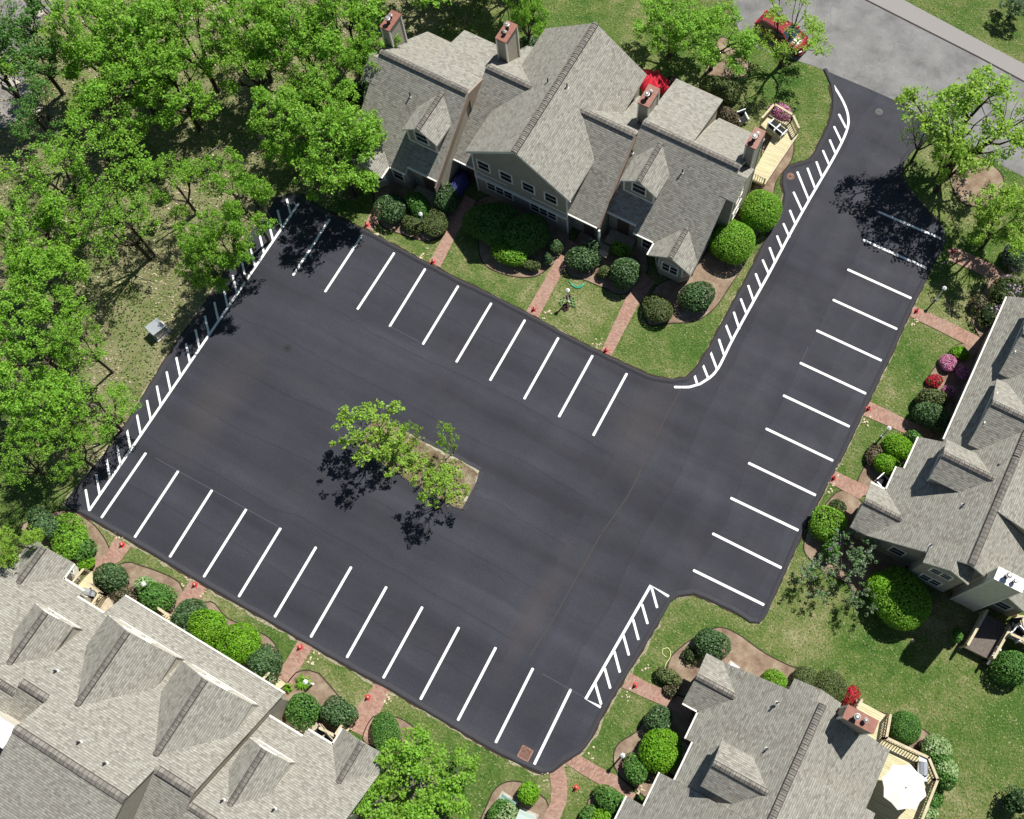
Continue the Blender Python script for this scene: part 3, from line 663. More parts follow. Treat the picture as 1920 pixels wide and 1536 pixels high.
def dormer(bl, F, ac, hw, vf, ze, zr, vmain, lit=True, win=(1, .95, 1.05), slope=S, z0m=3.0, name='dormer', ov=.22):
    if lit == 'cream': ov = .05
    """gabled dormer: centre ac, half width of its roof hw, front at vf, main roof plane z = z0m + slope*v"""
    m = MB(); vb = (zr - z0m) / slope + .1; vbe = (ze - z0m) / slope
    fr = vf
    for sg in (-1, 1):
        pts = [(ac, fr, zr), (ac + sg * hw, fr, ze), (ac + sg * hw, vbe + .02, ze), (ac, vb, zr)]
        m.slab([F(*p) for p in pts], .13, 0, 1)
    wi = hw - ov; zt = zr - (zr - ze) * 0 - .13; ze2 = ze + (zr - ze) * (1 - wi / hw) - .13; vw = vf + ov; zb = z0m + slope * vw
    # body
    A = [(-wi, zb - .25), (wi, zb - .25), (wi, ze2), (0, zt), (-wi, ze2)]
    extrv(m, F, [(ac + x, z) for x, z in A], vw, vb - .3, 2)
    for sg in (-1, 1):                               # corner boards and rake boards
        c0 = F(ac + sg * (wi - .04), vw - .03, zb - .05); m.beam(c0, c0 + Vector((0, 0, ze2 - zb)), .14, .05, 1)
    c0 = F(ac - wi, vw - .03, zb + .04); c1 = F(ac + wi, vw - .03, zb + .04); m.beam(c0, c1, .04, .16, 1)
    d = m.build(name, [MT['shingle'], MT['trim'], MT['cream'] if lit == 'cream' else MT['siding']], bl)
    ridge_cap(bl, F, (ac, vf, zr), (ac, vb - .15, zr), .3, d)
    k, ww, wh = win; zc = max(zb + .22 + wh / 2, (zb + zt) / 2 - .1)
    for i in range(k):
        off = (i - (k - 1) / 2) * (ww + .24)
        window(d, F(ac + off, vw, zc), F.U, -F.V, ww, wh, 1)
    return d

def end_unit(bl, F, W=7.5, vr=5.65, rear=True, bay=True, bayz=4.2, vback=11.0, bump=True, chim=True, chz=8.45, chim_cap='chimcap', chim_base=0.0, wall='siding', bumpv=(3.8, 6.75), zr=None, dormlit=True, left0=0.0, chs=(6.75, 8.25), hidebay=False):
    zr = 3 + S * vr if zr is None else zr
    rz = lambda v: 3 + S * v
    m = MB()
    # front slope: recessed entrance strip next to the party wall, then the main strip
    roofpoly(m, F, [(left0, .45, rz(.45)), (2.4, .45, rz(.45)), (2.4, vr, zr), (left0, vr, zr)])
    roofpoly(m, F, [(2.4, 0, 3), (W, 0, 3), (W, vr, zr), (2.4, vr, zr)])
    # rear: shallow part then steep part
    if rear:
        z5 = zr - .36 * (vback - vr); z3 = zr - S * (vback - vr)
        roofpoly(m, F, [(left0, vr, zr), (3.7, vr, zr), (3.7, vback + .1, z5 - .036), (left0, vback + .1, z5 - .036)])
        roofpoly(m, F, [(3.7, vr, zr), (W, vr, zr), (W, vback, z3), (3.7, vback, z3)])
    # bay roof
    if bay:
        b0, b1 = W - 3.3, W; bc = (b0 + b1) / 2; vb = (bayz - 3) / S
        for sg, e in ((-1, b0), (1, b1)):
            m.slab([F(*p) for p in [(bc, -1.12, bayz), (e, -1.12, 3.0), (e, .02, 3.0), (bc, vb + .02, bayz + .012)]], .13, 0, 1)
    if bump:
        u0, u1 = bumpv; uc = (u0 + u1) / 2; zt = 3 + S * (uc) if uc < vr else zr; zt = min(zt, zr - .45) + .1; ze_ = zt - .72 * (u1 - u0) / 2
        for sg, e in ((-1, u0), (1, u1)):
            m.slab([F(*p) for p in [(W - .5, uc, zt), (W + .72, uc, zt), (W + .72, e, ze_), (W - .5, e, ze_)]], .13, 0, 1)
    rf = m.build('roof', [MT['shingle'], MT['trim'] if wall != 'brown' else MT['brown']], bl)
    ridge_cap(bl, F, (left0 + .05, vr, zr), (W - .05, vr, zr), .36, rf)
    if bay: ridge_cap(bl, F, (bc, -1.1, bayz), (bc, vb - .1, bayz), .3, rf)
    # walls
    m = MB(); zz = lambda v: min(rz(v), zr - S * max(0, v - vr)) - RT - .01
    wi = W - .28
    zb5 = zr - .36 * (vback - .3 - vr) - RT - .01
    extr(m, F, [(.85, -.1), (vback - .3, -.1), (vback - .3, zb5), (vr, zr - RT - .01), (.85, rz(.85) - RT - .01)], left0 + .02, 3.55, 0)
    extr(m, F, [(.3, -.1), (vback - .3, -.1), (vback - .3, zz(vback - .3)), (vr, zr - RT - .01), (.3, rz(.3) - RT - .01)], 2.6 if not bay else 2.6, wi, 0)
    if bay:
        # canted bay with a gable
        b0, b1 = W - 3.0, W - .28; c = .55
        pl = [F(b0, .3), F(b0, -.3), F(b0 + c, -.85), F(b1 - c, -.85), F(b1, -.3), F(b1, .3)]
        m.prism([(p.x, p.y) for p in pl], .35, 2.86, 0)
        bc = W - 1.65
        extrv(m, F, [(b0 + .0, 2.86), (b1, 2.86), (bc, bayz - .16)], -.87, 1.2, 0)
    if bump:
        extrv(m, Frame(F(0, 0).xy, F.V.xy, F.U.xy), [(u0 + .2, .9), (u1 - .2, .9), (u1 - .2, ze_ - .0), (uc, zt - .15), (u0 + .2, ze_ - .0)], W - .4, W + .5, 0)
    wl = m.build('wall', [MT[wall]], bl)
    # openings
    U, V = F.U, F.V
    if bay:
        window(bl, F(W - 1.64, -.85, 1.95), U, -V, 1.15, 1.05, 2, arch=True)
        n = (U * .55 + V * -.55).normalized(); mid = (F(b1 - c, -.85, 1.95) + F(b1, -.3, 1.95)) / 2
        window(bl, mid, (F(b1, -.3) - F(b1 - c, -.85)), n, .42, 1.1, 1)
        n = (-U * .55 - V * .55).normalized(); mid = (F(b0 + c, -.85, 1.95) + F(b0, -.3, 1.95)) / 2
        window(bl, mid, (F(b0, -.3) - F(b0 + c, -.85)), n, .42, 1.1, 1)
    window(bl, F(3.45, .3, 1.55), U, -V, .8, 1.25, 1)
    dm = MB(); dm.slab([F(.75, .84, 2.1), F(1.65, .84, 2.1), F(1.65, .80, 2.1), F(.75, .80, 2.1)], 2.05, 0); dm.build('door', MT['door'], bl)
    sm = MB(); q = [F(.3, .8), F(2.3, .8), F(2.3, -.4), F(.3, -.4)]; sm.prism([(p.x, p.y) for p in q], 0, .22); sm.build('entrance_step', MT['woodold'], bl)
    if bump:
        window(bl, F(W + .5, uc, 4.6), V, U, 1.25, .85, 2, arch=True); window(bl, F(W + .5, uc, 2.3), V, U, 1.25, 1.1, 2)
    window(bl, F(wi, 2.3, 2.0), V, U, .85, 1.25, 1)
    window(bl, F(wi, 9.6, 1.9), V, U, .8, 1.2, 1)
    window(bl, F(2.0, vback - .3, 1.4), U, V, 1.5, 1.9, 2); window(bl, F(5.6, vback - .3, 1.5), U, V, 1.2, 1.2, 2)
    dormer(bl, F, 1.75, 1.4, 1.68, 5.88, 6.97, 0, dormlit)
    gutter(bl, F, (left0, .45, rz(.45)), (2.4, .45, rz(.45))); gutter(bl, F, (2.4, 0, 3), (W - 3.3 if bay else W, 0, 3))
    if bay: gutter(bl, F, (W - 3.3, -1.1, 3.0), (W - 3.3, 0, 3.0), (0, -1))
    if chim: chimney(bl, F, W - .25, W + .42, chs[0], chs[1], chim_base, chz, chim_cap)
    vent(bl, F(3.9, 4.1, rz(4.1)))
    return rz, zr
def mid_unit(bl, F, a0, a1, vr=5.45, vback=10.95):
    """plain two-slope unit between a0 and a1"""
    zr = 3 + S * vr; m = MB()
    roofpoly(m, F, [(a0, 0, 3), (a1, 0, 3), (a1, vr, zr), (a0, vr, zr)]); roofpoly(m, F, [(a0, vr, zr), (a1, vr, zr), (a1, vback, zr - S * (vback - vr)), (a0, vback, zr - S * (vback - vr))])
    rf = m.build('roof', [MT['shingle'], MT['brown']], bl); ridge_cap(bl, F, (a0 + .05, vr, zr), (a1 - .05, vr, zr), .36, rf)
    m = MB(); e = RT + .01
    extr(m, F, [(.5, -.1), (vback - .35, -.1), (vback - .35, zr - S * (vback - .35 - vr) - e), (vr, zr - e), (.5, 3 + S * .5 - e)], a0 + .04, a1 - .04, 0)
    m.build('wall', [MT['siding']], bl)
    gutter(bl, F, (a0, 0, 3), (a1, 0, 3))
    return zr

# ---------------- house 1: the block above the lot (front faces -Y)
H1 = empty('townhouse_block', (14, 33, 0), 'taupe townhouse block with a wide gable front and four small upstairs windows, above the lot', 'house')
FE = Frame((19.75, 34.1), (1, 0), (0, 1)); FA = Frame((8.05, 30.53), (-1, 0), (0, 1))
end_unit(H1, FE, W=7.4, chs=(6.75, 8.2)); end_unit(H1, FA, W=7.1, chs=(6.8, 8.3))
FM = Frame((0, 33.25), (1, 0), (0, 1))
mid_unit(H1, FM, 8.06, 12.5); mid_unit(H1, FM, 14.5, 19.74)
for F_, sg in ((Frame((8.05, 30.53), (1, 0), (0, 1)), 1),):   # party wall strips where one roof stands above the next
    m = MB(); m.slab([F_(0, 0, 3 - .02), F_(.1, 0, 3 - .02), F_(.1, 5.6, 7.37), F_(0, 5.6, 7.37)], .75, 0); m.slab([F_(0, 5.6, 7.37), F_(.1, 5.6, 7.37), F_(.1, 11, 5.4), F_(0, 11, 5.4)], 2.2, 0); m.build('party_wall', [MT['brown']], H1)
m = MB(); F_ = Frame((19.75, 33.25), (1, 0), (0, 1)); m.slab([F_(0, 0, 2.98), F_(.1, 0, 2.98), F_(.1, 5.4, 7.19), F_(0, 5.4, 7.19)], .75, 0); m.build('party_wall', [MT['brown']], H1)
# wide centre gable
xl, xr, xc, ze, zt, yf, yb = 9.5, 17.75, 13.62, 5.55, 8.75, 32.92, 44.45
m = MB()
for e in (xl, xr): m.slab([(xc, yf, zt), (e, yf, ze), (e, yb, ze), (xc, yb, zt)], RT, 0, 1)
rf = m.build('roof', [MT['shingle'], MT['trim']], H1)
FC = Frame((0, 0), (1, 0), (0, 1)); ridge_cap(H1, FC, (xc, yf, zt), (xc, yb, zt), .4, rf)
m = MB(); extrv(m, FC, [(xl + .35, -.1), (xr - .35, -.1), (xr - .35, ze + .08), (xc, zt - .18), (xl + .35, ze + .08)], 33.15, yb - .3, 0)
m.build('wall', [MT['siding']], H1)
m = MB()
for x in (xl + .37, xr - .37): m.box(x - .06, 33.10, -.1, x + .06, 33.15, ze - .05, 0)
m.box(xl + .33, 33.02, 2.22, xr - .33, 33.147, 2.42, 0)
for e, sg in ((xl, -1), (xr, 1)): m.beam((xc, yf + .05, zt - .2), (e, yf + .05, ze - .2), .05, .2, 0)
m.build('trim_boards', [MT['trim']], H1)
for x in (10.72, 12.52, 14.32, 16.12): window(H1, (x, 33.15, 4.2), (1, 0, 0), (0, -1, 0), .88, 1.05)
for x in (11.8, 15.42): window(H1, (x, 33.15, 1.62), (1, 0, 0), (0, -1, 0), 2.05, .95, 3)
for x, y in ((18.8, 34.6), (9.0, 34.5)):
    m = MB(); m.box(x - .4, 33.68, 0, x + .4, 33.74, 2.05); m.build('door', MT['door'], H1)
chimney(H1, FC, 7.98, 8.72, 40.4, 41.95, 4.5, 8.3, flip=True); chimney(H1, FC, 19.05, 19.8, 40.45, 42.0, 4.5, 8.3)
vent(H1, (12.75, 39.1, 8.05)); vent(H1, (14.2, 39.2, 8.3)); vent(H1, (19.9, 38.0, 6.1))
# porch post and step seen beside the gable
m = MB(); m.beam((19.95, 33.1, 0), (19.95, 33.1, 2.9), .14, .14); m.build('porch_post', MT['trim'], H1)
m = MB(); m.box(19.0, 32.4, 0, 20.7, 33.5, .25); m.box(20.2, 32.3, .9, 20.95, 32.7, .98); m.build('porch_step', MT['woodold'], H1)

MT['deck_shade'] = mat_plain('shade_toned_boards', (.13, .11, .095), .8, .2, .25, 7)  # board colour darkened to stand for the shade of the house
def deck(bl, pts, z, rails, h=.95, boards=None, step=.14, mat='deck'):
    """pts: world xy outline; rails: list of (i, j) index pairs along the outline that carry a railing"""
    m = MB(); w = [Vector((p[0], p[1], 0)) for p in pts]
    if sum(w[i].x * w[(i + 1) % len(w)].y - w[(i + 1) % len(w)].x * w[i].y for i in range(len(w))) < 0: w2 = w[::-1]
    else: w2 = w
    bd = Vector((*(boards or (1, 0)), 0)).normalized(); bn = Vector((-bd.y, bd.x, 0))
    m.face([(v.x, v.y, z) for v in w2], uv=[(v.dot(bd), v.dot(bn)) for v in w2])
    for i in range(len(w2)): q, r = w2[i], w2[(i + 1) % len(w2)]; m.face([(q.x, q.y, z - .28), (r.x, r.y, z - .28), (r.x, r.y, z), (q.x, q.y, z)], 1)
    for q in w2: m.beam((q.x, q.y, -.05), (q.x, q.y, z - .28), .12, .12, 1)
    d = m.build('deck', [MT[mat], MT['wood']], bl)
    for i, j in rails:
        a, b = w[i], w[j]; L = (b - a).length; n = max(1, int(L / .16)); m = MB(); Z = Vector((0, 0, 1))
        m.beam(a + Z * (z + h), b + Z * (z + h), .16, .05); m.beam(a + Z * (z + .12), b + Z * (z + .12), .05, .07); m.beam(a + Z * (z + h - .1), b + Z * (z + h - .1), .05, .07)
        for k in range(n + 1): q = a.lerp(b, k / n); m.beam(q + Z * (z + .12), q + Z * (z + h - .05), .045, .045)
        for q in (a, b): m.beam(q + Z * (z - .1), q + Z * (z + h + .03), .11, .11)
        m.build('railing', MT['wood'], d)
    return d
deck(H1, [(27.25, 43.1), (28.35, 43.1), (28.75, 48.1), (27.9, 48.9), (26.3, 49.1), (26.0, 47.6), (27.25, 47.2)], .75, [(2, 3), (3, 4), (4, 5), (0, 1)], boards=(1, .1))
m = MB(); m.beam((28.4, 43.1, .8), (28.8, 48.1, .8), .14, .12); m.build('deck_kerb', MT['wood'], H1)

# ---------------- house 4: lower left (front faces +Y, seen nearly from above)
r4 = -.022; U4 = (math.cos(r4), math.sin(r4)); V4 = (math.sin(r4), -math.cos(r4))
H4 = empty('townhouse_block', (12, -8, 0), 'long grey-roofed townhouse block with four pale gabled dormers, below the near parking row', 'house')
FL4 = Frame((5.72, -4.31), (-U4[0], -U4[1]), V4); FR4 = Frame((17.75, -4.6), U4, V4)
end_unit(H4, FL4, W=7.35, vr=6.0, wall='cream', chim=False, dormlit='cream', bump=True, chz=8.4); end_unit(H4, FR4, W=7.5, vr=6.0, wall='cream', chim=False, dormlit='cream')
FC4 = Frame((5.72, -3.3), U4, V4); S4 = .81; cw = 12.03
m = MB(); vl = 6.3; zl = 3 + S4 * vl; vh = 8.1; zh = 3 + S4 * vh; h0, h1 = 2.0, 9.45
roofpoly(m, FC4, [(0, 0, 3), (cw, 0, 3), (cw, vl, zl), (h1, vl, zl), (h1, vh, zh), (h0, vh, zh), (h0, vl, zl), (0, vl, zl)])
roofpoly(m, FC4, [(h0, vh, zh), (h1, vh, zh), (h1, vh + 7.5, zh - .34 * 7.5), (h0, vh + 7.5, zh - .34 * 7.5)])
roofpoly(m, FC4, [(0, vl, zl), (h0, vl, zl), (h0, vl + 5.6, zl - .55 * 5.6), (0, vl + 5.6, zl - .55 * 5.6)]); roofpoly(m, FC4, [(h1, vl, zl), (cw, vl, zl), (cw, vl + 5.6, zl - .55 * 5.6), (h1, vl + 5.6, zl - .55 * 5.6)])
rf = m.build('roof', [MT['shingle'], MT['brown']], H4)
for p, q in (((h0, vh, zh), (h1, vh, zh)), ((0.05, vl, zl), (h0 - .1, vl, zl)), ((h1 + .1, vl, zl), (cw - .05, vl, zl))): ridge_cap(H4, FC4, p, q, .42, rf)
m = MB(); e = RT + .01
extr(m, FC4, [(.35, -.1), (vh + 7.2, -.1), (vh + 7.2, zh - .34 * 7.2 - e), (vh, zh - e), (.35, 3 + S4 * .35 - e)], h0 + .03, h1 - .03, 0)
extr(m, FC4, [(.35, -.1), (vl + 5.2, -.1), (vl + 5.2, zl - .55 * 5.2 - e), (vl, zl - e), (.35, 3 + S4 * .35 - e)], .04, h0 + .03, 0); extr(m, FC4, [(.35, -.1), (vl + 5.2, -.1), (vl + 5.2, zl - .55 * 5.2 - e), (vl, zl - e), (.35, 3 + S4 * .35 - e)], h1 - .03, cw - .04, 0)
m.build('wall', [MT['siding']], H4)
for ac in (3.45, 8.9): dormer(H4, FC4, ac, 2.5, 1.15, 5.6, 7.75, 0, 'cream', (2, .8, .9), S4)
gutter(H4, FC4, (0, 0, 3), (cw, 0, 3))
for a, v in ((5.25, 7.1), (7.2, 7.25), (1.0, 5.0)): vent(H4, FC4(a, v, 3 + S4 * v), .38)
vent(H4, FR4(1.3, 5.0, 3 + S * 5.0), .38)
chimney(H4, FC4, -.6, 1.72, 8.25, 9.35, 3.0, 8.75, 'chimwhite')
chimney(H4, FC4, 12.1, 12.9, 8.7, 10.2, 3.0, 8.3)

# ---------------- house 3: lower right (front faces -X)
H3 = empty('townhouse_block', (45, 6, 0), 'grey-roofed townhouse with a rusty-topped chimney and a wooden sun deck, lower right of the lot', 'house')
F3 = Frame((40.45, 3.15), (0, 1), (1, 0))
end_unit(H3, F3, W=7.5, vr=5.75, chs=(6.9, 8.65), vback=11.0, bumpv=(3.9, 6.9))
F3b = Frame((39.96, 3.13), (0, -1), (1, 0)); vr = 6.3; zr = 3 + S * vr
m = MB(); roofpoly(m, F3b, [(0, 0, 3), (2.1, 0, 3), (2.1, vr, zr), (0, vr, zr)]); roofpoly(m, F3b, [(2.1, -1.1, 3 - S * 1.1), (9, -1.1, 3 - S * 1.1), (9, vr, zr), (2.1, vr, zr)]); roofpoly(m, F3b, [(0, vr, zr), (9, vr, zr), (9, 12, zr - S * 5.7), (0, 12, zr - S * 5.7)])
rf = m.build('roof', [MT['shingle'], MT['trim']], H3); ridge_cap(H3, F3b, (.05, vr, zr), (9, vr, zr), .36, rf)
m = MB(); e = RT + .01; extr(m, F3b, [(.4, -.1), (11.6, -.1), (11.6, zr - S * 5.3 - e), (vr, zr - e), (.4, 3 + S * .4 - e)], .04, 9, 0); m.build('wall', [MT['siding']], H3)
gutter(H3, F3b, (0, 0, 3), (2.1, 0, 3)); gutter(H3, F3b, (2.1, -1.1, 2.14), (8, -1.1, 2.14))
vent(H3, P(1457, 1318, 6.2)); vent(H3, P(1413, 1532, 6.0))
deck(H3, [(49.0, 11.3), (49.0, 12.7), (50.9, 12.7), (51.2, 11.35), (53.9, 11.5), (54.85, 10.6), (54.9, 5.5), (51.6, 5.5), (51.6, 10.4), (50.0, 10.5)], 1.4, [(0, 1), (2, 3), (3, 4), (4, 5), (5, 6)], boards=(1, 0))

# ---------------- house 2: right edge (front faces -X)
H2 = empty('townhouse_block', (50, 30, 0), 'taupe townhouse block with a white-topped chimney and wide gabled dormers, at the right edge', 'house')
F2 = Frame((45.1, 29.5), (0, -1), (1, 0))
end_unit(H2, F2, W=7.5, vr=5.65, chs=(6.9, 8.5), chim_cap='chimwhite', chz=8.5, bumpv=(3.35, 6.3))
F2c = Frame((45.1, 29.5), (0, 1), (1, 0)); zr = 3 + S * 5.65
m = MB(); roofpoly(m, F2c, [(0, 1.8, 3 + S * 1.8), (11.55, 1.8, 3 + S * 1.8), (11.55, 5.65, zr), (0, 5.65, zr)]); roofpoly(m, F2c, [(0, 5.65, zr), (11.55, 5.65, zr), (11.55, 12, zr - S * 6.35), (0, 12, zr - S * 6.35)])
rf = m.build('roof', [MT['shingle'], MT['trim']], H2); ridge_cap(H2, F2c, (.05, 5.65, zr), (11.5, 5.65, zr), .36, rf)
m = MB(); extr(m, F2c, [(2.2, -.1), (11.6, -.1), (11.6, zr - S * 5.95 - e), (5.65, zr - e), (2.2, 3 + S * 2.2 - e)], .04, 11.3, 0); m.build('wall', [MT['siding']], H2)
gutter(H2, F2c, (.2, 1.8, 3 + S * 1.8), (11.5, 1.8, 3 + S * 1.8))
for ac, n_ in ((2.45, 2), (7.8, 2)): dormer(H2, F2c, ac, 2.45, 3.0, 5.95, 7.75 if n_ else 7.3, 0, True, (2, .95, .85), S)
vent(H2, P(1866, 893, 6.2)); vent(H2, P(1745, 1023, 6.2)); vent(H2, P(1870, 873, 6.6))
deck(H2, [tuple(P(*p, .7).xy) for p in ((1842, 1148), (1890, 1172), (1854, 1236), (1806, 1212))], .7, [(0, 3), (1, 2)], boards=(1, 0), mat='deck_shade')
deck(H2, [tuple(P(*p, 1.2).xy) for p in ((1886, 1192), (1890, 1176), (1898, 1162), (1912, 1153), (2000, 1165), (2000, 1245), (1930, 1212))], 1.2, [(0, 6)], boards=(1, 0))
# entrance ramps and stairs beside house 4
def stair(bl, px, z, dirpx, n=5, rail=True):
    w = PP(px, z); m = MB(); m.prism([(p.x, p.y) for p in w], z - .12, z, 0); m.build('landing', [MT['woodold']], bl)
deck(H4, [tuple(P(*p, .6).xy) for p in ((146, 1098), (168, 1072), (186, 1084), (176, 1098), (198, 1116), (176, 1150), (150, 1128))], .6, [(1, 0), (3, 4), (4, 5)])
deck(H4, [tuple(P(*p, .4).xy) for p in ((500, 1276), (512, 1264), (536, 1282), (520, 1296))], .4, [(0, 1)])
deck(H4, [tuple(P(*p, .5).xy) for p in ((598, 1372), (606, 1366), (634, 1380), (646, 1362), (656, 1366), (632, 1400))], .5, [(1, 2), (2, 3)])
deck(H4, [tuple(P(*p, .5).xy) for p in ((300, 1152), (306, 1144), (326, 1158), (318, 1166))], .4, [(1, 2)])
# ================================================================ street furniture and small things
def copy_tree(o, parent=None):
    c = o.copy(); COL.objects.link(c); c.parent = parent
    for ch in o.children: copy_tree(ch, c)
    return c
# ---- traffic cones standing on the walk entrances
cone = empty('traffic_cone', P(230, 1022).xyz)
m = MB(); b = cone.location; m.box(b.x - .2, b.y - .2, .05, b.x + .2, b.y + .2, .085, 0)
m.tube([b + Vector((0, 0, .085)), b + Vector((0, 0, .30))], [.15, .105], 14, 0, cap=False); m.tube([b + Vector((0, 0, .42)), b + Vector((0, 0, .62)), b + Vector((0, 0, .63))], [.078, .03, .022], 14, 0)
m.build('cone_body', MT['orange'], cone)
m = MB(); m.tube([b + Vector((0, 0, .30)), b + Vector((0, 0, .42))], [.105, .078], 14, 0, cap=False); m.build('reflective_band', MT['cone_white'], cone)
CONES = [((230, 1022), 'red cone at the leftmost brick walk of the near row', 0), ((366, 1097), 'red cone on the second brick walk from the left, below the lot', .4), ((563, 1214), 'red cone on the brick walk right of the two lime bushes', .9),
         ((690, 1308), 'red cone with a pale top on the walk beside the long hedge mound', .2), ((1080, 1477), 'red cone standing on grass between the two curved brick walks', 1.1), ((1191, 1285), 'red cone on the brick walk by the short hatched triangle', .3),
         ((688, 423), 'red cone at the far upper left walk, near the shaded corner of the lot', .7), ((812, 492), 'red cone on the second walk along the upper lawn', .1), ((1001, 581), 'red cone at the walk left of the lamp post ringed with hostas', .5),
         ((1136, 658), 'red cone at the walk nearest the rounded lawn corner', 1.3), ((1718, 584), 'red cone on the walk above the pink azaleas', .2), ((1628, 767), 'red cone on the walk between the azalea bed and the lime bush', .8),
         ((1563, 897), 'red cone on the short walk beside the right house bay', .6), ((1787, 472), 'red cone in tree shade on the walk nearest the street', .35)]
for i, (p, lb, rz) in enumerate(CONES):
    o = cone if i == 0 else copy_tree(cone); w = P(*p); o.location = (w.x, w.y, 0.0); o.rotation_euler = (0, 0, rz); o.scale = (.8, .8, .9)
    tag(o, lb, 'traffic cone', 'red cones closing the brick walks')
# ---- loose pale stones by each walk
def stone_mesh(seed):
    rr = random.Random(seed); bm = bmesh.new(); bmesh.ops.create_icosphere(bm, subdivisions=1, radius=.5)
    for v in bm.verts: v.co = Vector((v.co.x * rr.uniform(.8, 1.2), v.co.y * rr.uniform(.8, 1.2), v.co.z * rr.uniform(.8, 1.1)))
    me = bpy.data.meshes.new('loose_stone'); bm.to_mesh(me); bm.free(); me.materials.append(MT['stone']); return me
SM = [stone_mesh(i) for i in range(4)]
STONES = [((222, 1006), 6, 'pale loose stone scattered above the leftmost brick walk'), ((349, 1088), 6, 'pale loose stone beside the second walk from the left'), ((380, 1118), 7, 'pale loose stone on the right side of the second walk'), ((588, 1236), 9, 'pale loose stone right of the walk with the two lime bushes'),
          ((727, 1311), 9, 'pale loose stone right of the walk by the long hedge mound'), ((1018, 1462), 8, 'pale loose stone left of the curved brick walk'), ((1110, 1415), 3, 'pale loose stone on grass right of the lot corner'), ((1175, 1306), 7, 'pale loose stone below the walk at the hatched triangle'),
          ((1207, 1257), 5, 'pale loose stone above the walk at the hatched triangle'), ((1716, 604), 8, 'pale loose stone below the walk above the azaleas'), ((1623, 789), 8, 'pale loose stone below the walk beside the azalea bed'), ((1575, 879), 7, 'pale loose stone above the short walk at the bay'),
          ((1556, 916), 8, 'pale loose stone below the short walk at the bay'), ((1772, 496), 7, 'pale loose stone in tree shade by the walk nearest the street'), ((1118, 643), 8, 'pale loose stone left of the walk nearest the rounded lawn corner'), ((1024, 592), 8, 'pale loose stone right of the walk by the hosta lamp'),
          ((706, 436), 7, 'pale loose stone at the shaded upper left walk'), ((796, 478), 7, 'pale loose stone at the second walk along the upper lawn'), ((1200, 1487), 8, 'pale loose stone in the mulch beside the lower house wall')]
for k, (p, n, lb) in enumerate(STONES):
    rr = random.Random(40 + k); c = P(*p)
    for i in range(n):
        o = bpy.data.objects.new('loose_stone', SM[(i + k) % 4]); COL.objects.link(o); a = rr.uniform(0, 6.28); r = rr.uniform(.05, .5) ** .8 * .95
        o.location = (c.x + r * math.cos(a) * .6, c.y + r * math.sin(a), .04); s_ = rr.uniform(.09, .17); o.scale = (s_ * rr.uniform(1, 1.7), s_, s_ * .6); o.rotation_euler = (0, 0, rr.uniform(0, 3))
        tag(o, lb, 'stone', lb.replace('pale loose stone', 'pale loose stones'))
# ---- lamp posts
LAMPS = [((587, 1283), 'white lamp post among spiky daylilies beside the lower left walk'), ((1065.5, 566), 'white lamp post ringed with hostas on the upper lawn'), ((796, 426), 'white lamp post between the dark spreading shrubs at the upper house'), ((1166, 1417), 'white lamp post in bare mulch near the round lime tree, lower right'),
         ((291, 1104), 'white lamp post head poking out of the variegated bush, lower left'), ((1755, 562), 'white lamp post on the tree-shaded lawn above the azalea walk'), ((1653, 819), 'white lamp post beside the lime bush along the right row'), ((1163, 1478 - 30), None)]
for p, lb in LAMPS[:7]:
    w = P(*p); L = empty('lamp_post', (w.x, w.y, 0), lb, 'lamp post', 'white garden lamp posts')
    m = MB(); m.tube([w, w + Vector((0, 0, 1.75))], [.06, .05], 10, 0); m.tube([w, w + Vector((0, 0, .12))], [.10, .08], 10, 0); m.build('post', MT['lampwhite'], L)
    m = MB(); Z = Vector((0, 0, 1)); m.tube([w + Z * 1.75, w + Z * 1.80], [.07, .10], 8, 0, sm=False); m.tube([w + Z * 1.80, w + Z * 2.05], [.085, .125], 6, 1, sm=False); m.tube([w + Z * 2.05, w + Z * 2.16, w + Z * 2.2], [.16, .05, .02], 6, 0, sm=False)
    m.build('lantern', [MT['lampwhite'], MT['glass']], L)
# ---- manholes and the drain
g = N('coated_iron_rim', .8, .3); g.color((.026, .025, .028)); MT['coated2'] = g.m
def manhole(px, r, mat, lb, spokes=False):
    w = P(*px); m = MB(); Z = .024
    K = 28; ring = [(w.x + r * math.cos(2 * math.pi * k / K), w.y + r * math.sin(2 * math.pi * k / K)) for k in range(K)]; m.prism(ring, .0, Z + .004, 0)
    r2 = r * .86; ring = [(w.x + r2 * math.cos(2 * math.pi * k / K), w.y + r2 * math.sin(2 * math.pi * k / K)) for k in range(K)]; m.prism(ring, Z, Z + .008, 1)
    for k in range(6 if spokes else 10):
        a = math.pi * k / (6 if spokes else 10); d = Vector((math.cos(a), math.sin(a), 0)) * r2 * .9; m.beam(w - d + Vector((0, 0, Z + .012)), w + d + Vector((0, 0, Z + .012)), .05 if spokes else .02, .012, 0)
    return tag(m.build('manhole_cover', [MT[mat], MT['iron'] if mat != 'coated' else MT['coated2']], base=(w.x, w.y, 0)), lb, 'manhole cover')
manhole((1482, 331), .30, 'rust', 'rusty spoked manhole cover in the notch of the hatched border', True)
g = N('old_iron', .8, .3); g.color((.13, .13, .135)); MT['oldiron'] = g.m
manhole((1648, 210), .28, 'oldiron', 'grey manhole cover in the lot entrance near the street')
g = N('coated_iron', .8, .3); g.color((.030, .029, .033)); MT['coated'] = g.m
manhole((539, 653), .33, 'coated', 'sealed-over dark manhole cover in the left part of the lot')
dr = P(985, 1413); ang = math.atan2(*(lambda d: (d.y, d.x))(P(1002, 1404) - P(978, 1392))); D = empty('storm_drain', (dr.x, dr.y, 0), 'square rusty storm drain grate in the bottom corner of the lot', 'storm drain')
m = MB(); hs = .36
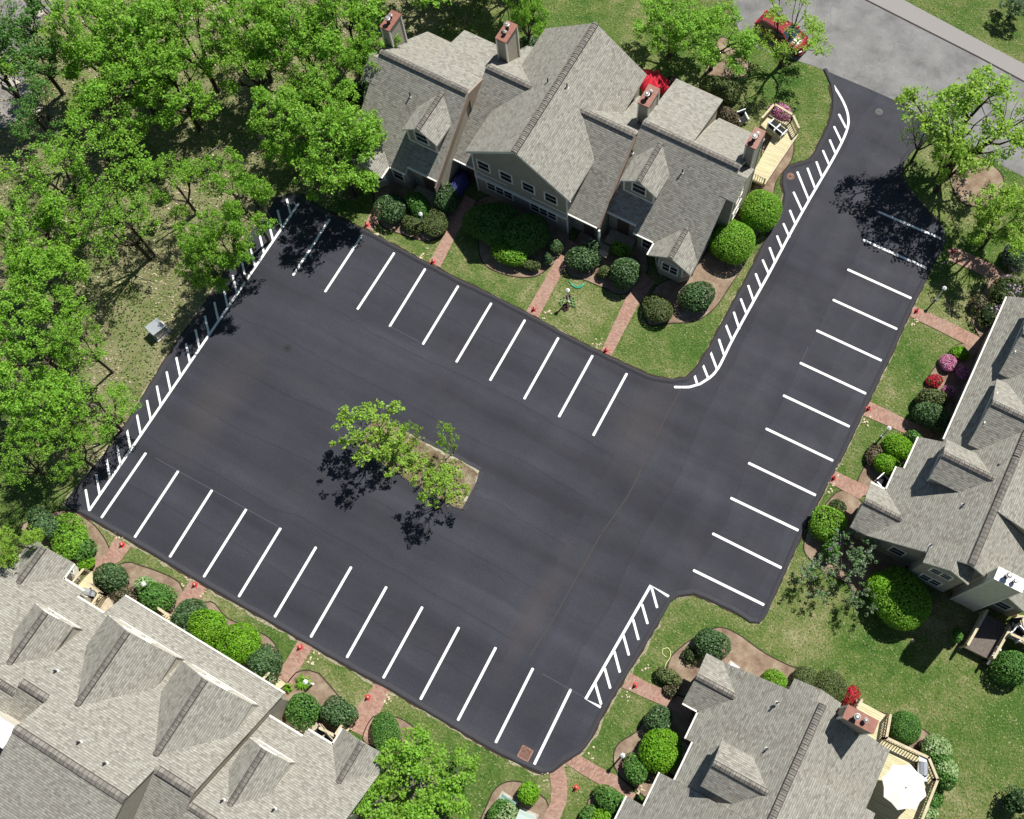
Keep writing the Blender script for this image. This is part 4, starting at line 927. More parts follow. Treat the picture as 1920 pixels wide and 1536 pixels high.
for i in range(8): x = -hs + .05 + i * (2 * hs - .1) / 7; m.box(dr.x + x - .016, dr.y - hs, .02, dr.x + x + .016, dr.y + hs, .038); m.box(dr.x - hs, dr.y + x - .016, .019, dr.x + hs, dr.y + x + .016, .036)
for s_ in (-1, 1): m.box(dr.x + s_ * hs - .035, dr.y - hs, .01, dr.x + s_ * hs + .035, dr.y + hs, .04); m.box(dr.x - hs, dr.y + s_ * hs - .035, .01, dr.x + hs, dr.y + s_ * hs + .035, .041)
m.build('grate', MT['rust'], D); m = MB(); m.box(dr.x - hs, dr.y - hs, .0, dr.x + hs, dr.y + hs, .024); m.build('pit', MT['black'], D)
# ---- utility cabinet in the woods edge, transformers in the lower bed
def cabinet(px, w_, d_, h, rz, mat, name, lb, cat, lidgap=.05):
    c = P(*px); o = empty(name, (c.x, c.y, 0), lb, cat); U = Vector((math.cos(rz), math.sin(rz), 0)); V = Vector((-U.y, U.x, 0))
    def rect(a, b): return [((c + U * x * a + V * y * b).x, (c + U * x * a + V * y * b).y) for x, y in ((-1, -1), (1, -1), (1, 1), (-1, 1))]
    m = MB(); m.prism(rect(w_ / 2, d_ / 2), .06, h - .08); m.build('cabinet_body', MT[mat], o)
    m = MB(); n = (U, V); sl = lambda x, y: h + .02 - .16 * ((Vector((x, y, 0)) - c).dot(V) / d_ + .5) * .8
    m.prism(rect(w_ / 2 + .04, d_ / 2 + .04), h - .22, sl); m.build('lid', MT[mat], o)
    m = MB(); m.prism(rect(w_ / 2 + .15, d_ / 2 + .15), 0, .08); m.build('plinth', MT['rock'], o)
    m = MB(); q = c + V * -(d_ / 2 + .02) + Vector((0, 0, h * .5)); m.beam(q - U * .06, q + U * .06, .03, .08); m.build('handle', MT['black'], o)
    return o
cabinet((300, 622), .85, .95, 1.0, -.25, 'steel', 'utility_cabinet', 'grey metal utility cabinet on the wooded slope left of the lot', 'cabinet')
cabinet((951, 1505), .95, .55, .75, -.05, 'green_metal', 'transformer_box', 'dark green transformer box in the mulch left of the small lime bush', 'transformer')
cabinet((985, 1538), 1.0, .9, .9, .1, 'green_metal', 'transformer_box', 'pale green transformer box at the bottom edge', 'transformer')
g = N('pale_green_metal', .5, .4); g.color((.36, .44, .40)); MT['palegreen'] = g.m
for ch in bpy.data.objects['transformer_box.001'].children:
    if ch.name.startswith(('cabinet_body', 'lid')): ch.data.materials[0] = MT['palegreen']
# ---- flood lights / meter on house walls are tiny; the sun umbrella and grill on the lower right deck
uc = P(1698, 1476, 3.6); UM = empty('patio_umbrella', (uc.x, uc.y, 1.4), 'cream patio umbrella open over the sun deck', 'umbrella')
m = MB(); K = 8; R_ = 1.36; zt = 3.75; zb = 3.25
rim = []
for k in range(K): a = 2 * math.pi * (k + .15) / K; rim.append(Vector((uc.x + R_ * math.cos(a), uc.y + R_ * math.sin(a), zb)))
top = Vector((uc.x, uc.y, zt))
for k in range(K):
    a, b = rim[k], rim[(k + 1) % K]; md = (a + b) / 2; md = md.lerp(Vector((uc.x, uc.y, md.z)), .055) + Vector((0, 0, .0)); q1 = a.lerp(top, .5) + Vector((0, 0, .05)); q2 = b.lerp(top, .5) + Vector((0, 0, .05)); qm = (q1 + q2) / 2 - Vector((0, 0, .05))
    for tri in ((a, md, qm, q1), (md, b, q2, qm), (q1, qm, top), (qm, q2, top)): m.face(list(tri), 0, sm=True)
m.build('canopy', MT['fabric'], UM)
m = MB(); m.tube([(uc.x, uc.y, 1.4), (uc.x, uc.y, 3.85)], .025, 8); m.tube([(uc.x, uc.y, 3.74), (uc.x, uc.y, 3.82)], [.06, .02], 8)
for k in range(K): m.beam(Vector((uc.x, uc.y, 3.1)), rim[k].lerp(top, .5), .02, .02)
m.build('pole', MT['wood'], UM); m = MB(); m.tube([(uc.x, uc.y, 1.4), (uc.x, uc.y, 1.5)], [.28, .2], 12); m.build('base', MT['black'], UM)
def grill(px, z, rz, lb, mat='steel', sc=1.0):
    c = P(*px, z + .9); o = empty('barbecue_grill', (c.x, c.y, z), lb, 'grill'); U = Vector((math.cos(rz), math.sin(rz), 0)); V = Vector((-U.y, U.x, 0)); Z = Vector((0, 0, 1)); c = Vector((c.x, c.y, z))
    def bx(m, a0, a1, b0, b1, z0, z1, mm=0): m.prism([((c + U * x * sc + V * y * sc).x, (c + U * x * sc + V * y * sc).y) for x, y in ((a0, b0), (a1, b0), (a1, b1), (a0, b1))], z + z0, z + z1, mm)
    m = MB(); bx(m, -.38, .38, -.25, .25, .08, .8); m.build('cart', MT['black'], o)
    m = MB(); pr = [(-.27, .82), (-.27, .95), (-.2, 1.08), (0, 1.15), (.2, 1.1), (.27, .95), (.27, .82)]
    A = [c + U * -.38 * sc + V * y * sc + Z * zz for y, zz in pr]; B = [c + U * .38 * sc + V * y * sc + Z * zz for y, zz in pr]
    m.face(A[::-1]); m.face(B)
    for i in range(len(pr) - 1): m.face([A[i], B[i], B[i + 1], A[i + 1]][::1], sm=True)
    m.build('hood', MT[mat], o)
    m = MB(); m.tube([c + U * -.3 * sc + V * -.33 * sc + Z * .98, c + U * .3 * sc + V * -.33 * sc + Z * .98], .02, 8); m.build('handle', MT['lampwhite'], o)
    m = MB(); bx(m, -.72, -.40, -.24, .24, .80, .84); m.build('side_shelf', MT['steel'], o); m = MB(); bx(m, .40, .72, -.24, .24, .80, .84); m.build('side_shelf', MT['steel'], o)
    return o
grill((1731, 1441), 1.4, -1.18, 'stainless gas grill beside the cream patio umbrella')
grill((162, 1110), .6, .3, 'covered grey grill tucked under the eave, lower left', 'plasticgrey', .8)
# ---- seats
def chair(px, z, rz, lb, seatmat='cushion', frame='lampwhite', double=False, cat='chair', name='garden_chair'):
    c = P(*px, z + .4); c = Vector((c.x, c.y, z)); o = empty(name, c, lb, cat); U = Vector((math.cos(rz), math.sin(rz), 0)); V = Vector((-U.y, U.x, 0)); Z = Vector((0, 0, 1)); w = .62 if double else .3
    def bx(m, a0, a1, b0, b1, z0, z1, mm=0): m.prism([((c + U * x + V * y).x, (c + U * x + V * y).y) for x, y in ((a0, b0), (a1, b0), (a1, b1), (a0, b1))], z + z0, z + z1, mm)
    m = MB()
    for x in (-w - .05, w + .05):
        bx(m, x - .04, x + .04, -.36, .36, .55, .60); m.beam(c + U * x + V * -.33 + Z * 0, c + U * x + V * -.33 + Z * .56, .05, .05); m.beam(c + U * x + V * .33, c + U * x + V * .36 + Z * .95, .05, .05)
    bx(m, -w - .05, w + .05, -.36, .38, .30, .35); m.beam(c + U * (-w - .05) + V * .36 + Z * .95, c + U * (w + .05) + V * .36 + Z * .95, .06, .06)
    if double: bx(m, -.05, .05, -.36, .40, .34, .62)
    m.build('frame', MT[frame], o)
    for x0, x1 in (((-w, -.06), (.06, w)) if double else ((-w, w),)):
        m = MB(); bx(m, x0, x1, -.34, .26, .35, .46); m.build('seat_cushion', MT[seatmat], o); m = MB(); bx(m, x0, x1, .24, .36, .46, .92); m.build('back_cushion', MT[seatmat], o)
    return o
chair((1457, 241), .75, -.62 + 3.14 + .35, 'white two-seat bench with black cushions on the pale wood deck', double=True, cat='bench', name='garden_bench')
chair((1392, 222), 0, .9, 'white metal chair with dark seat behind the upper right roof')
chair((1655, 903), 0, 1.2, 'white garden chair half under the right house eave')
chair((1905, 1172), 1.2, .6, 'dark curved chair on the sunlit deck at the right edge', frame='black')
chair((1907, 1190), 1.2, -.4, 'lower dark chair with a pale arm on the deck at the right edge', frame='lampwhite')
chair((607, 1381), .5, -.3, 'dark bench seat on the small porch beside the lower left house', double=True, cat='bench', name='garden_bench', frame='woodold')
# ---- red umbrella lying folded behind the upper house, blue tarp heap
def cloth_heap(px, z, rx, ry, h, mat, name, lb, cat, seed=2, n=26):
    c = P(*px, z); o = empty(name, (c.x, c.y, 0), lb, cat); rr = np.random.RandomState(seed); bm = bmesh.new(); bmesh.ops.create_uvsphere(bm, u_segments=n, v_segments=12, radius=1)
    for v in bm.verts:
        a = math.atan2(v.co.y, v.co.x); f_ = 1 + .10 * math.sin(8 * a + seed) + .06 * math.sin(13 * a) - .0; v.co = Vector((v.co.x * rx * f_, v.co.y * ry * f_, max(v.co.z, -.2) * h * (1 + .10 * math.sin(8 * a + 1)) + h * .2 + z))
    for f_ in bm.faces: f_.smooth = True
    me = bpy.data.meshes.new('cloth'); bm.to_mesh(me); bm.free(); me.materials.append(MT[mat]); q = bpy.data.objects.new('cloth', me); COL.objects.link(q); q.parent = o
    return o
ru = cloth_heap((1222, 158), 1.6, 1.35, 1.0, .75, 'redcloth', 'patio_umbrella', 'slumped red patio umbrella behind the chimney of the upper house', 'umbrella', 2)
m = MB(); m.tube([ru.location + Vector((0, 0, 0)), ru.location + Vector((0, 0, 1.7))], .03, 8); m.build('pole', MT['wood'], ru)
cloth_heap((862, 352), .1, .55, 1.25, 1.15, 'bluetarp', 'tarp_covered_item', 'blue tarpaulin draped over a bulky item in the shaded entrance', 'tarpaulin', 5)  # the item under the tarp is unidentified
# ---- hoses
def hose(px, mat, lb, r=.028):
    w = smooth_poly(px, .15, False); m = MB(); m.tube([p + Vector((0, 0, .05)) for p in w], r, 6); return tag(m.build('garden_hose', MT[mat], base=w[0]), lb, 'garden hose')
hose([(1245, 1262), (1248, 1246), (1256, 1234), (1257, 1222), (1251, 1215), (1243, 1217), (1242, 1226), (1250, 1233)], 'hosey', 'pale yellow hose looped on the grass by the lower right bed')
hose([(1067, 528), (1075, 536), (1085, 538), (1095, 532), (1092, 537), (1082, 541), (1070, 534)], 'hose', 'green garden hose curled at the foot of the round shrub', .05)
# ---- downspout pot, white sphere, skylight vents etc.
w = P(1711, 1201); m = MB(); m.tube([w, w + Vector((0, 0, .18))], [.13, .1], 10); tag(m.build('pale_round_stone', MT['stone'], base=w), 'small pale round stone on the grass at the edge of the bush shadow', 'stone')  # plain stone stub, gives no light
w = P(1374, 1249); cabinet((1374, 1252), .45, .3, .45, -.1, 'steel', 'meter_box', 'small shiny metal box between the mulch and the lower right roof', 'box')
for p, lb in (((1853, 1229), 'pale planter block at the foot of the shaded deck'), ((1864, 1219), 'smaller pale block beside the shaded deck railing')):
    w = P(*p); m = MB(); m.box(w.x - .28, w.y - .22, 0, w.x + .28, w.y + .22, .5); m.box(w.x - .2, w.y - .15, .5, w.x + .2, w.y + .15, .56); tag(m.build('planter_block', MT['white'], base=w), lb, 'planter')
w = P(1848, 1243); m = MB(); m.tube([w, w + Vector((0, 0, .5)), w + Vector((0, 0, .62))], [.26, .3, .2], 14); tag(m.build('bin', MT['black'], base=w), 'black round pot below the pale planter block', 'pot')
for i, (a, b) in enumerate((((1812, 1214), (1836, 1232)), ((1824, 1214), (1842, 1222)))):
    pass
# ---- the parked red car under the tree at the top
def car(px, rz, L=4.5, Wd=1.82):
    c = P(*px); c = Vector((c.x, c.y, 0)); o = empty('parked_car', c, 'shiny dark red estate car parked under the tree by the street', 'car')
    X = Vector((math.cos(rz), math.sin(rz), 0)); Y = Vector((-X.y, X.x, 0)); Z = Vector((0, 0, 1))
    def T(x, y, z): return c + X * x + Y * y + Z * z
    # body from cross sections: (x, half width at sill, half width at shoulder, sill z, shoulder z, bonnet/roof crown z, half width crown)
    sec = [(-2.22, .70, .72, .42, .72, .74, .60), (-2.12, .80, .84, .30, .92, .98, .70), (-1.4, .86, .90, .26, .98, 1.02, .74), (-.2, .88, .91, .24, .96, 1.0, .76), (.95, .88, .91, .24, .93, .98, .76), (1.5, .86, .89, .25, .86, .93, .74), (2.0, .80, .83, .30, .74, .82, .66), (2.25, .62, .64, .40, .60, .62, .5)]
    bm = bmesh.new(); rows = []
    for x, a, b_, z0, z1, z2, d in sec:
        pr = [(-a, z0), (-b_, (z0 + z1) / 2), (-b_ * .97, z1), (-d, z2 - .02), (0, z2 + .015), (d, z2 - .02), (b_ * .97, z1), (b_, (z0 + z1) / 2), (a, z0)]
        rows.append([bm.verts.new(T(x, y, z) - c) for y, z in pr])
    for i in range(len(rows) - 1):
        for k in range(8): f_ = bm.faces.new([rows[i][k], rows[i + 1][k], rows[i + 1][k + 1], rows[i][k + 1]]); f_.smooth = True
        bm.faces.new([rows[i][8], rows[i + 1][8], rows[i + 1][0], rows[i][0]])
    bm.faces.new(rows[0]); bm.faces.new(rows[-1][::-1]); bmesh.ops.recalc_face_normals(bm, faces=bm.faces)
    me = bpy.data.meshes.new('body'); bm.to_mesh(me); bm.free(); me.materials.append(MT['carred']); q = bpy.data.objects.new('body', me); COL.objects.link(q); q.parent = o
    # glasshouse and roof
    g0 = [(-1.95, .74, .98), (1.05, .76, .98)]; t0 = [(-1.65, .60, 1.44), (.35, .62, 1.46)]
    B4 = [T(-1.98, -.74, .97), T(1.08, -.78, .97), T(1.08, .78, .97), T(-1.98, .74, .97)]; T4 = [T(-1.68, -.60, 1.43), T(.30, -.62, 1.45), T(.30, .62, 1.45), T(-1.68, .60, 1.43)]
    m = MB()
    for i in range(4): j = (i + 1) % 4; m.face([B4[i], B4[j], T4[j], T4[i]])
    m.build('windows', MT['carglass'], o)
    m = MB(); m.slab([p + Z * .045 for p in T4], .05); 
    for i in range(4): m.beam(B4[i], T4[i] + Z * .02, .07, .05)
    for s_ in (-1, 1): m.beam(T(-.75, s_ * .765, .97), T(-.72, s_ * .615, 1.44), .07, .05)
    m.build('roof', MT['carred'], o)
    for s_ in (-1, 1): m = MB(); m.beam(T(-1.5, s_ * .52, 1.51), T(.1, s_ * .54, 1.53), .04, .04); m.build('roof_rail', MT['black'], o)
    for x in (-1.4, 1.42):
        for s_ in (-1, 1):
            m = MB(); m.tube([T(x, s_ * .72, .33), T(x, s_ * .90, .33)], .33, 20, 0); wh = m.build('wheel', MT['tyre'], o); m = MB(); m.tube([T(x, s_ * .88, .33), T(x, s_ * .915, .33)], .2, 14, 0); m.build('rim', MT['steel'], wh)
    for s_ in (-1, 1):
        m = MB(); m.beam(T(2.08, s_ * .42, .70), T(1.98, s_ * .74, .72), .2, .12); m.build('headlight', MT['cone_white'], o)
        m = MB(); m.beam(T(-2.18, s_ * .5, .82), T(-2.14, s_ * .76, .82), .08, .16); m.build('tail_light', MT['orange'], o)
        m = MB(); m.beam(T(.75, s_ * .92, 1.0), T(.75, s_ * 1.06, 1.02), .16, .12); m.build('mirror', MT['carred'], o)
d = P(1500, 92) - P(1425, 42); car((1465, 72), math.atan2(d.y, d.x))
# fallen limbs and stumps on the wooded slope
def branch(px, r, lb, mat='barkgrey', seed=1, z=.08, name='fallen_branch'):
    w = smooth_poly(px, .5, False); rr = random.Random(seed); m = MB(); n = len(w)
    pts = [p + Vector((rr.uniform(-.05, .05), rr.uniform(-.05, .05), z + rr.uniform(0, .06))) for p in w]; m.tube(pts, [r * (1 - .75 * i / n) for i in range(n)], 6)
    for k in range(3):
        i = int(n * (.3 + .2 * k)); p = pts[min(i, n - 1)]; d = Vector((rr.uniform(-1, 1), rr.uniform(-1, 1), .2)).normalized(); m.tube([p, p + d * rr.uniform(.5, 1.1), p + d * 1.4 + Vector((rr.uniform(-.3, .3), rr.uniform(-.3, .3), .1))], [r * .5, r * .35, r * .12], 5)
    return tag(m.build(name, MT[mat], base=w[0]), lb, 'fallen branch')
branch([(413, 272), (395, 288), (383, 302), (392, 330), (402, 344)], .05, 'bleached fallen branch on the bare slope beside the forked trunk', seed=2)
branch([(118, 742), (150, 756), (185, 762), (220, 764)], .06, 'bleached fallen branch lying toward the hatched border, left', seed=3)
branch([(355, 418), (385, 424), (410, 432)], .05, 'pale fallen branch under the trees left of the lot corner', seed=4)
branch([(125, 420), (150, 412), (178, 410), (186, 440)], .05, 'forked bleached branch on the left clearing', seed=5)
# rocks
for i, (p, s_, lb) in enumerate((((52, 435), .55, 'larger pale rock on the left clearing'), ((40, 438), .35, 'small pale rock left of the larger one'), ((72, 422), .7, 'flat grey rock on the left clearing'), ((60, 210), .6, 'rock in the row at the foot of the stony clearing'), ((72, 208), .5, 'small rock right of the row below the stony clearing'),
                                 ((22, 110), .8, 'white-faced boulder at the stony clearing'), ((20, 160), 1.2, 'tan boulder at the left edge below the stony clearing'), ((75, 28), .7, 'pale streaked rock beside the thin trunks at the top left'))):
    w = P(*p); o = bpy.data.objects.new('rock', SM[i % 4].copy()); o.data.materials[0] = MT['rock']; COL.objects.link(o); o.location = (w.x, w.y, s_ * .15); o.scale = (s_ * 1.3, s_, s_ * .6); o.rotation_euler = (0, 0, i * 1.1); tag(o, lb, 'rock')
# ================================================================ plants
MT['leaf_spring'] = mat_leaf('leaf_spring_green', [(.13, .29, .024), (.24, .48, .042), (.38, .65, .09)], .5)
MT['leaf_yellow'] = mat_leaf('leaf_yellow_green', [(.20, .36, .032), (.31, .51, .06), (.42, .62, .10)], .48)
MT['leaf_mid'] = mat_leaf('leaf_mid_green', [(0.047, 0.142, 0.024), (0.095, 0.230, 0.041), (0.162, 0.338, 0.061)], .3)
MT['leaf_deep'] = mat_leaf('leaf_deep_green', [(.035, .085, .03), (.075, .155, .05), (.17, .27, .11)], .28, .42)
MT['leaf_lime'] = mat_leaf('leaf_lime', [(.12, .30, .012), (.19, .42, .018), (.28, .54, .035)], .4)
MT['leaf_olive'] = mat_leaf('leaf_olive', [(0.058, 0.085, 0.026), (0.104, 0.143, 0.042), (0.169, 0.208, 0.065)], .2)
MT['leaf_bronze'] = mat_leaf('leaf_bronze', [(.10, .075, .045), (.15, .12, .07), (.20, .17, .10)], .2)
MT['leaf_pale'] = mat_leaf('leaf_variegated', [(.14, .28, .08), (.28, .42, .16), (.48, .56, .30)], .3)
MT['leaf_purple'] = mat_leaf('leaf_purple', [(.03, .02, .02), (.07, .035, .04), (.12, .06, .06)], .2)
MT['leaf_silver'] = mat_leaf('leaf_silver', [(.09, .10, .11), (.16, .17, .18), (.26, .27, .27)], .2)
MT['leaf_lilac'] = mat_leaf('leaf_lilac_mix', [(.05, .15, .03), (.12, .26, .06), (.36, .33, .33)], .3)
MT['flower_pink'] = mat_leaf('flower_pink', [(.62, .16, .38), (.76, .28, .52), (.84, .46, .64)], .3)
MT['flower_red'] = mat_leaf('flower_red', [(.35, .008, .03), (.50, .015, .05), (.60, .03, .07)], .25)
MT['flower_lilac'] = mat_leaf('flower_lilac', [(.40, .22, .44), (.56, .36, .58), (.68, .52, .68)], .3)
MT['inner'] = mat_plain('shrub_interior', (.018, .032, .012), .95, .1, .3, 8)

def leaf_quads(C, nrm, size, rs, aspect=1.5, jitter=.6, cup=.18):
    """two-triangle folded leaf faces: C centres (n,3), nrm preferred normals"""
    n = len(C); nz = nrm + rs.normal(0, jitter, (n, 3)); nz /= np.linalg.norm(nz, axis=1)[:, None] + 1e-9
    t = rs.normal(0, 1, (n, 3)); t -= (t * nz).sum(1)[:, None] * nz; t /= np.linalg.norm(t, axis=1)[:, None] + 1e-9
    b = np.cross(nz, t); s = (size * rs.uniform(.65, 1.3, n))[:, None]
    V = np.empty((n, 4, 3)); V[:, 0] = C - t * s * .5 * aspect; V[:, 1] = C + b * s * .5 + nz * s * cup * .5; V[:, 2] = C + t * s * .5 * aspect; V[:, 3] = C - b * s * .5 + nz * s * cup * .5
    F = np.arange(n * 4).reshape(n, 4); return V.reshape(-1, 3), F

def lumps(rs, u, k=9, amp=.16):
    """radial lumpiness of a unit direction set"""
    d = rs.normal(0, 1, (k, 3)); d /= np.linalg.norm(d, axis=1)[:, None]; f = np.zeros(len(u))
    for q in d: f += np.exp(-((1 - u @ q) / .22))
    return 1 + amp * (f / max(f.mean(), 1e-6) - 1) * .5

def shrub_mesh(seed, rx, ry, h, leaf=.10, dens=1.0, mats=('leaf_mid',), split=None, shape=2.3, lump=.42, gaps=.0, name='foliage', jit=.6):
    """dome of leaves over a dark interior; shape = superellipse exponent (higher = boxier, clipped)"""
    rs = np.random.RandomState(seed); area = 2 * math.pi * ((rx * ry) ** .5 * h + rx * ry) * .62
    n = int(area / (leaf * leaf * 1.0) * 2.1 * dens) + 60; n = min(n, 9000)
    u = rs.normal(0, 1, (n, 3)); u[:, 2] = np.abs(u[:, 2]) * 1.0 - .12; u /= np.linalg.norm(u, axis=1)[:, None]
    k = (np.abs(u) ** shape).sum(1) ** (-1 / shape); lr = np.random.RandomState(seed + 7); f = lumps(lr, u, 11, lump)
    depth = 1 - rs.uniform(0, 1, n) ** 2.2 * .22
    p = u * (k * f * depth)[:, None] * np.array([rx, ry, h * .58]); p[:, 2] += h * .42; p[:, 2] = np.maximum(p[:, 2], .05)
    if gaps > 0:
        c = lr.normal(0, 1, (7, 3)); c[:, 2] = np.abs(c[:, 2]); c /= np.linalg.norm(c, axis=1)[:, None]; near = (u @ c.T).max(1); keep = ~((near > 1 - gaps) & (rs.uniform(0, 1, n) < .85)); p, u = p[keep], u[keep]; n = len(p)
    V, F = leaf_quads(p, u * np.array([1, 1, 1.1]), leaf, rs, 1.5, jit)
    if len(mats) > 1:
        if split == 'top': mi = np.where((u[:, 2] + rs.normal(0, .25, n)) > .45, 1, 0)
        elif split == 'flower': mi = np.where(rs.uniform(0, 1, n) < .84, 1, 0)
        elif split == 'few': mi = np.where((lumps(np.random.RandomState(seed + 3), u, 6, 1.2) > 1.25) & (rs.uniform(0, 1, n) < .6), 1, 0)
        else: mi = np.where((u[:, 0] * lr.normal() + u[:, 1] * lr.normal()) > .1, 1, 0)
    else: mi = np.zeros(n, int)
    # interior dome
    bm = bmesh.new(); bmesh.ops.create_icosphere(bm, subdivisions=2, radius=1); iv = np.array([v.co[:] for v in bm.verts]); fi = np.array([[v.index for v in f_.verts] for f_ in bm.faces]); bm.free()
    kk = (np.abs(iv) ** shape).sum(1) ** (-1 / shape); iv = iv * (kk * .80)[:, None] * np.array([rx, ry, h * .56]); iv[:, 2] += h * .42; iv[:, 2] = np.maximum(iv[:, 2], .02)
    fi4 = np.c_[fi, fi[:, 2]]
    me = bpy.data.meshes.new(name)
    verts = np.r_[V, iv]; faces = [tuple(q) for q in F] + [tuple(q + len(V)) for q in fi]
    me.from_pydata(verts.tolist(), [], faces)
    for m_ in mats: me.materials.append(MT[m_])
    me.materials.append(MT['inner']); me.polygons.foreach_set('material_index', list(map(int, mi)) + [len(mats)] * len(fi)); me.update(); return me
def shrub(px, rpx, h, mats, lb, cat='shrub', name='shrub', leaf=.10, ry=None, rz=0., dens=1.0, seed=None, **kw):
    """px: where the middle of the plant shows; rpx: its half width in photo pixels (ry: half depth)"""
    zc = h * .55; c = P(*px, zc); s_ = mpp(*px, zc); rx = rpx * s_ * 1.04; ry_ = (ry or rpx) * s_ * 1.04
    seed = seed if seed is not None else int(px[0] * 7 + px[1])
    o = bpy.data.objects.new(name, shrub_mesh(seed, rx, ry_, h, leaf, dens, mats, **kw)); COL.objects.link(o); o.location = (c.x, c.y, 0); o.rotation_euler = (0, 0, rz)
    return tag(o, lb, cat)
G = 'leaf_'
